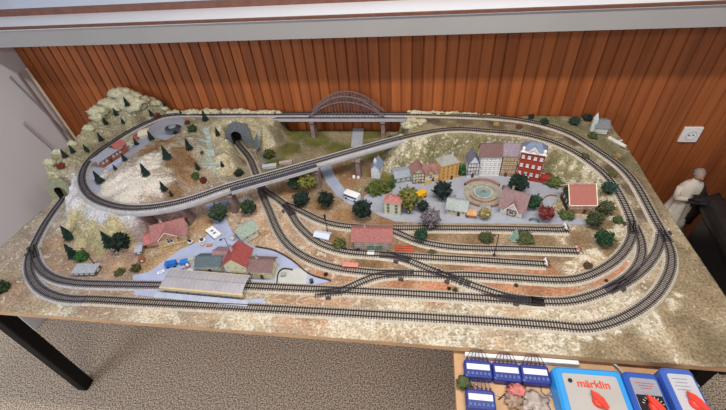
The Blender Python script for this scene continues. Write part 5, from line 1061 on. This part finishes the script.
# wooden chair by the right corner
wd_ = mat((156, 122, 92), .5, .15, 20); t = thing('wooden_chair', 'brown wooden chair partly hidden behind the rightmost transformer', 'chair', (.95, .34, 0), .5)
for x in (-.19, .19):
    for y in (-.19, .19): m = MB(); m.bar((x, y, 0), (x, y, .44 if y < 0 else .62), .016, 8); m.build('leg', wd_, t)
m = MB(); m.bevbox((0, 0, .45), (.43, .43, .03), .01); m.build('seat', wd_, t)
m = MB(); m.bevbox((0, .19, .58), (.40, .02, .07), .006); m.build('backrest', wd_, t)
for s_ in (-1, 1): m = MB(); m.bar((-.19, s_ * .19, .2), (.19, s_ * .19, .2), .01, 8); m.build('stretcher', wd_, t)
# ------------------------------------------------------------------ room
def struct(mb, name, m, parent=None, smooth=False):
    o = mb.build(name, m, parent, smooth)
    if not parent: o['kind'] = 'structure'
    return o
# wood panelling: one board every 48 mm, each with its own tone
wm = bpy.data.materials.new('wood_panelling'); wm.use_nodes = True; n_ = wm.node_tree.nodes; l_ = wm.node_tree.links; bs = n_['Principled BSDF']
bs.inputs['Roughness'].default_value = .5; bs.inputs['Specular IOR Level'].default_value = .3
tc = n_.new('ShaderNodeTexCoord'); sx = n_.new('ShaderNodeSeparateXYZ'); l_.new(tc.outputs['Object'], sx.inputs[0])
def mm(op, a, b=0.0):
    k = n_.new('ShaderNodeMath'); k.operation = op
    for s_, v_ in ((0, a), (1, b)):
        if isinstance(v_, (int, float)): k.inputs[s_].default_value = v_
        else: l_.new(v_, k.inputs[s_])
    return k.outputs[0]
cell = mm('FLOOR', mm('DIVIDE', mm('ADD', sx.outputs[0], .229), .048)); wn = n_.new('ShaderNodeTexWhiteNoise'); wn.noise_dimensions = '1D'; l_.new(cell, wn.inputs['W'])
mp = n_.new('ShaderNodeMapping'); mp.inputs['Scale'].default_value = (45, 1, 2.2); l_.new(tc.outputs['Object'], mp.inputs[0])
off = n_.new('ShaderNodeVectorMath'); off.operation = 'ADD'; l_.new(mp.outputs[0], off.inputs[0]); l_.new(wn.outputs['Color'], off.inputs[1])
gn = n_.new('ShaderNodeTexNoise'); gn.inputs['Scale'].default_value = 1.2; gn.inputs['Detail'].default_value = 5; l_.new(off.outputs[0], gn.inputs['Vector'])
rp = n_.new('ShaderNodeValToRGB'); cr = rp.color_ramp; cr.elements[0].color = lin((118, 62, 34)) + (1,); cr.elements[1].color = lin((186, 106, 56)) + (1,)
cr.elements[0].position = .15; cr.elements[1].position = .85
l_.new(mm('ADD', mm('MULTIPLY', wn.outputs['Value'], .30), mm('MULTIPLY', gn.outputs['Fac'], .66)), rp.inputs['Fac']); l_.new(rp.outputs['Color'], bs.inputs['Base Color'])
wl = MB(); YW = 1.683
pr = []; x = -1.957 - .048 * 0
x = -.229 - .048 * 36
while x < 2.0:
    pr += [(x, YW + .007), (x + .003, YW + .007), (x + .0065, YW), (x + .048 - .002, YW)]; x += .048
vs = [(p[0], p[1], 0) for p in pr] + [(p[0], p[1], 1.26) for p in pr]; n = len(pr)
wl.add(vs, [(i, i + 1, n + i + 1, n + i) for i in range(n - 1)])
wl.box((0, YW + .03, .63), (4.2, .04, 1.26))
struct(wl, 'wall_back', wm)
white = mat((226, 226, 232), .6, .03, 4)
wl = MB(); wl.box((-1.985, 1.28, .60), (.06, .86, 1.20)); struct(wl, 'wall_left', white)
# window ledge: fascia with its shade put into a darker grey, lower white shelf with brown edge, upper sill with brown edge
Z = lambda z: CAMZ + z
b = MB(); b.box((0, 1.52, (Z(-.502) + Z(-.428)) / 2), (4.4, .02, .074)); struct(b, 'trim_1', mat((158, 154, 152), .6, .03, 5))
b = MB(); b.box((0, 1.508, Z(-.4245)), (4.4, .014, .009)); struct(b, 'trim_2', mat((112, 72, 54), .5, .15, 30))
b = MB(); b.box((0, 1.60, Z(-.427)), (4.4, .19, .012)); struct(b, 'trim_3', mat((232, 230, 232), .4, .03, 5))
b = MB(); b.box((0, 1.69, Z(-.409)), (4.4, .03, .026)); struct(b, 'trim_4', mat((120, 80, 66), .5, .15, 30))
b = MB(); b.box((0, 1.86, Z(-.402)), (4.4, .32, .014)); struct(b, 'trim_5', mat((226, 230, 240), .25, .03, 5, spec=.5))
b = MB(); b.box((0, 2.04, Z(-.2)), (4.4, .03, .42)); struct(b, 'wall_window', mat((200, 204, 214), .6, .03, 5))
# carpet floor
cm = bpy.data.materials.new('carpet'); cm.use_nodes = True; n_ = cm.node_tree.nodes; l_ = cm.node_tree.links; bs = n_['Principled BSDF']; bs.inputs['Roughness'].default_value = 1; bs.inputs['Specular IOR Level'].default_value = 0
tc = n_.new('ShaderNodeTexCoord'); nz = n_.new('ShaderNodeTexNoise'); nz.inputs['Scale'].default_value = 170; nz.inputs['Detail'].default_value = 3; l_.new(tc.outputs['Object'], nz.inputs['Vector'])
rp = n_.new('ShaderNodeValToRGB'); e = rp.color_ramp.elements; e[0].position = .40; e[0].color = lin((132, 110, 92)) + (1,); e[1].position = .60; e[1].color = lin((244, 224, 200)) + (1,)
l_.new(nz.outputs['Fac'], rp.inputs['Fac']); l_.new(rp.outputs['Color'], bs.inputs['Base Color'])
bp = n_.new('ShaderNodeBump'); bp.inputs['Strength'].default_value = .8; bp.inputs['Distance'].default_value = .006; l_.new(nz.outputs['Fac'], bp.inputs['Height']); l_.new(bp.outputs['Normal'], bs.inputs['Normal'])
b = MB(); b.box((0, .2, -.02), (5, 4, .04)); struct(b, 'floor', cm)
# ------------------------------------------------------------------ light
w = bpy.data.worlds.new('world'); bpy.context.scene.world = w; w.use_nodes = True; w.node_tree.nodes['Background'].inputs[0].default_value = (.80, .86, 1, 1); w.node_tree.nodes['Background'].inputs[1].default_value = .36
def area(name, loc, size, power, col, rot=(0, 0, 0)):
    ld = bpy.data.lights.new(name, 'AREA'); ld.shape = 'RECTANGLE'; ld.size, ld.size_y = size; ld.energy = power; ld.color = col
    o = bpy.data.objects.new(name, ld); C.objects.link(o); o.location = loc; o.rotation_euler = rot; return o
area('ceiling_lamp', (.15, .64, 2.5), (1.5, .12), 33, (1, .93, .84))
area('ceiling_lamp', (.2, -1.2, 2.5), (1.5, .3), 30, (1, .95, .88))
o = area('cool_fill_light', (-2.6, -1.6, 1.9), (1.4, 1.2), 42, (.80, .88, 1))  # unseen cool area light, added to brighten the left wall and table end
o.rotation_euler = (Vector((-1.2, 1.2, .8)) - Vector(o.location)).to_track_quat('-Z', 'Y').to_euler()
s = bpy.context.scene.view_settings; s.view_transform = 'Standard'; s.look = 'None'; s.gamma = 1; s.use_curve_mapping = False; s.exposure = 0
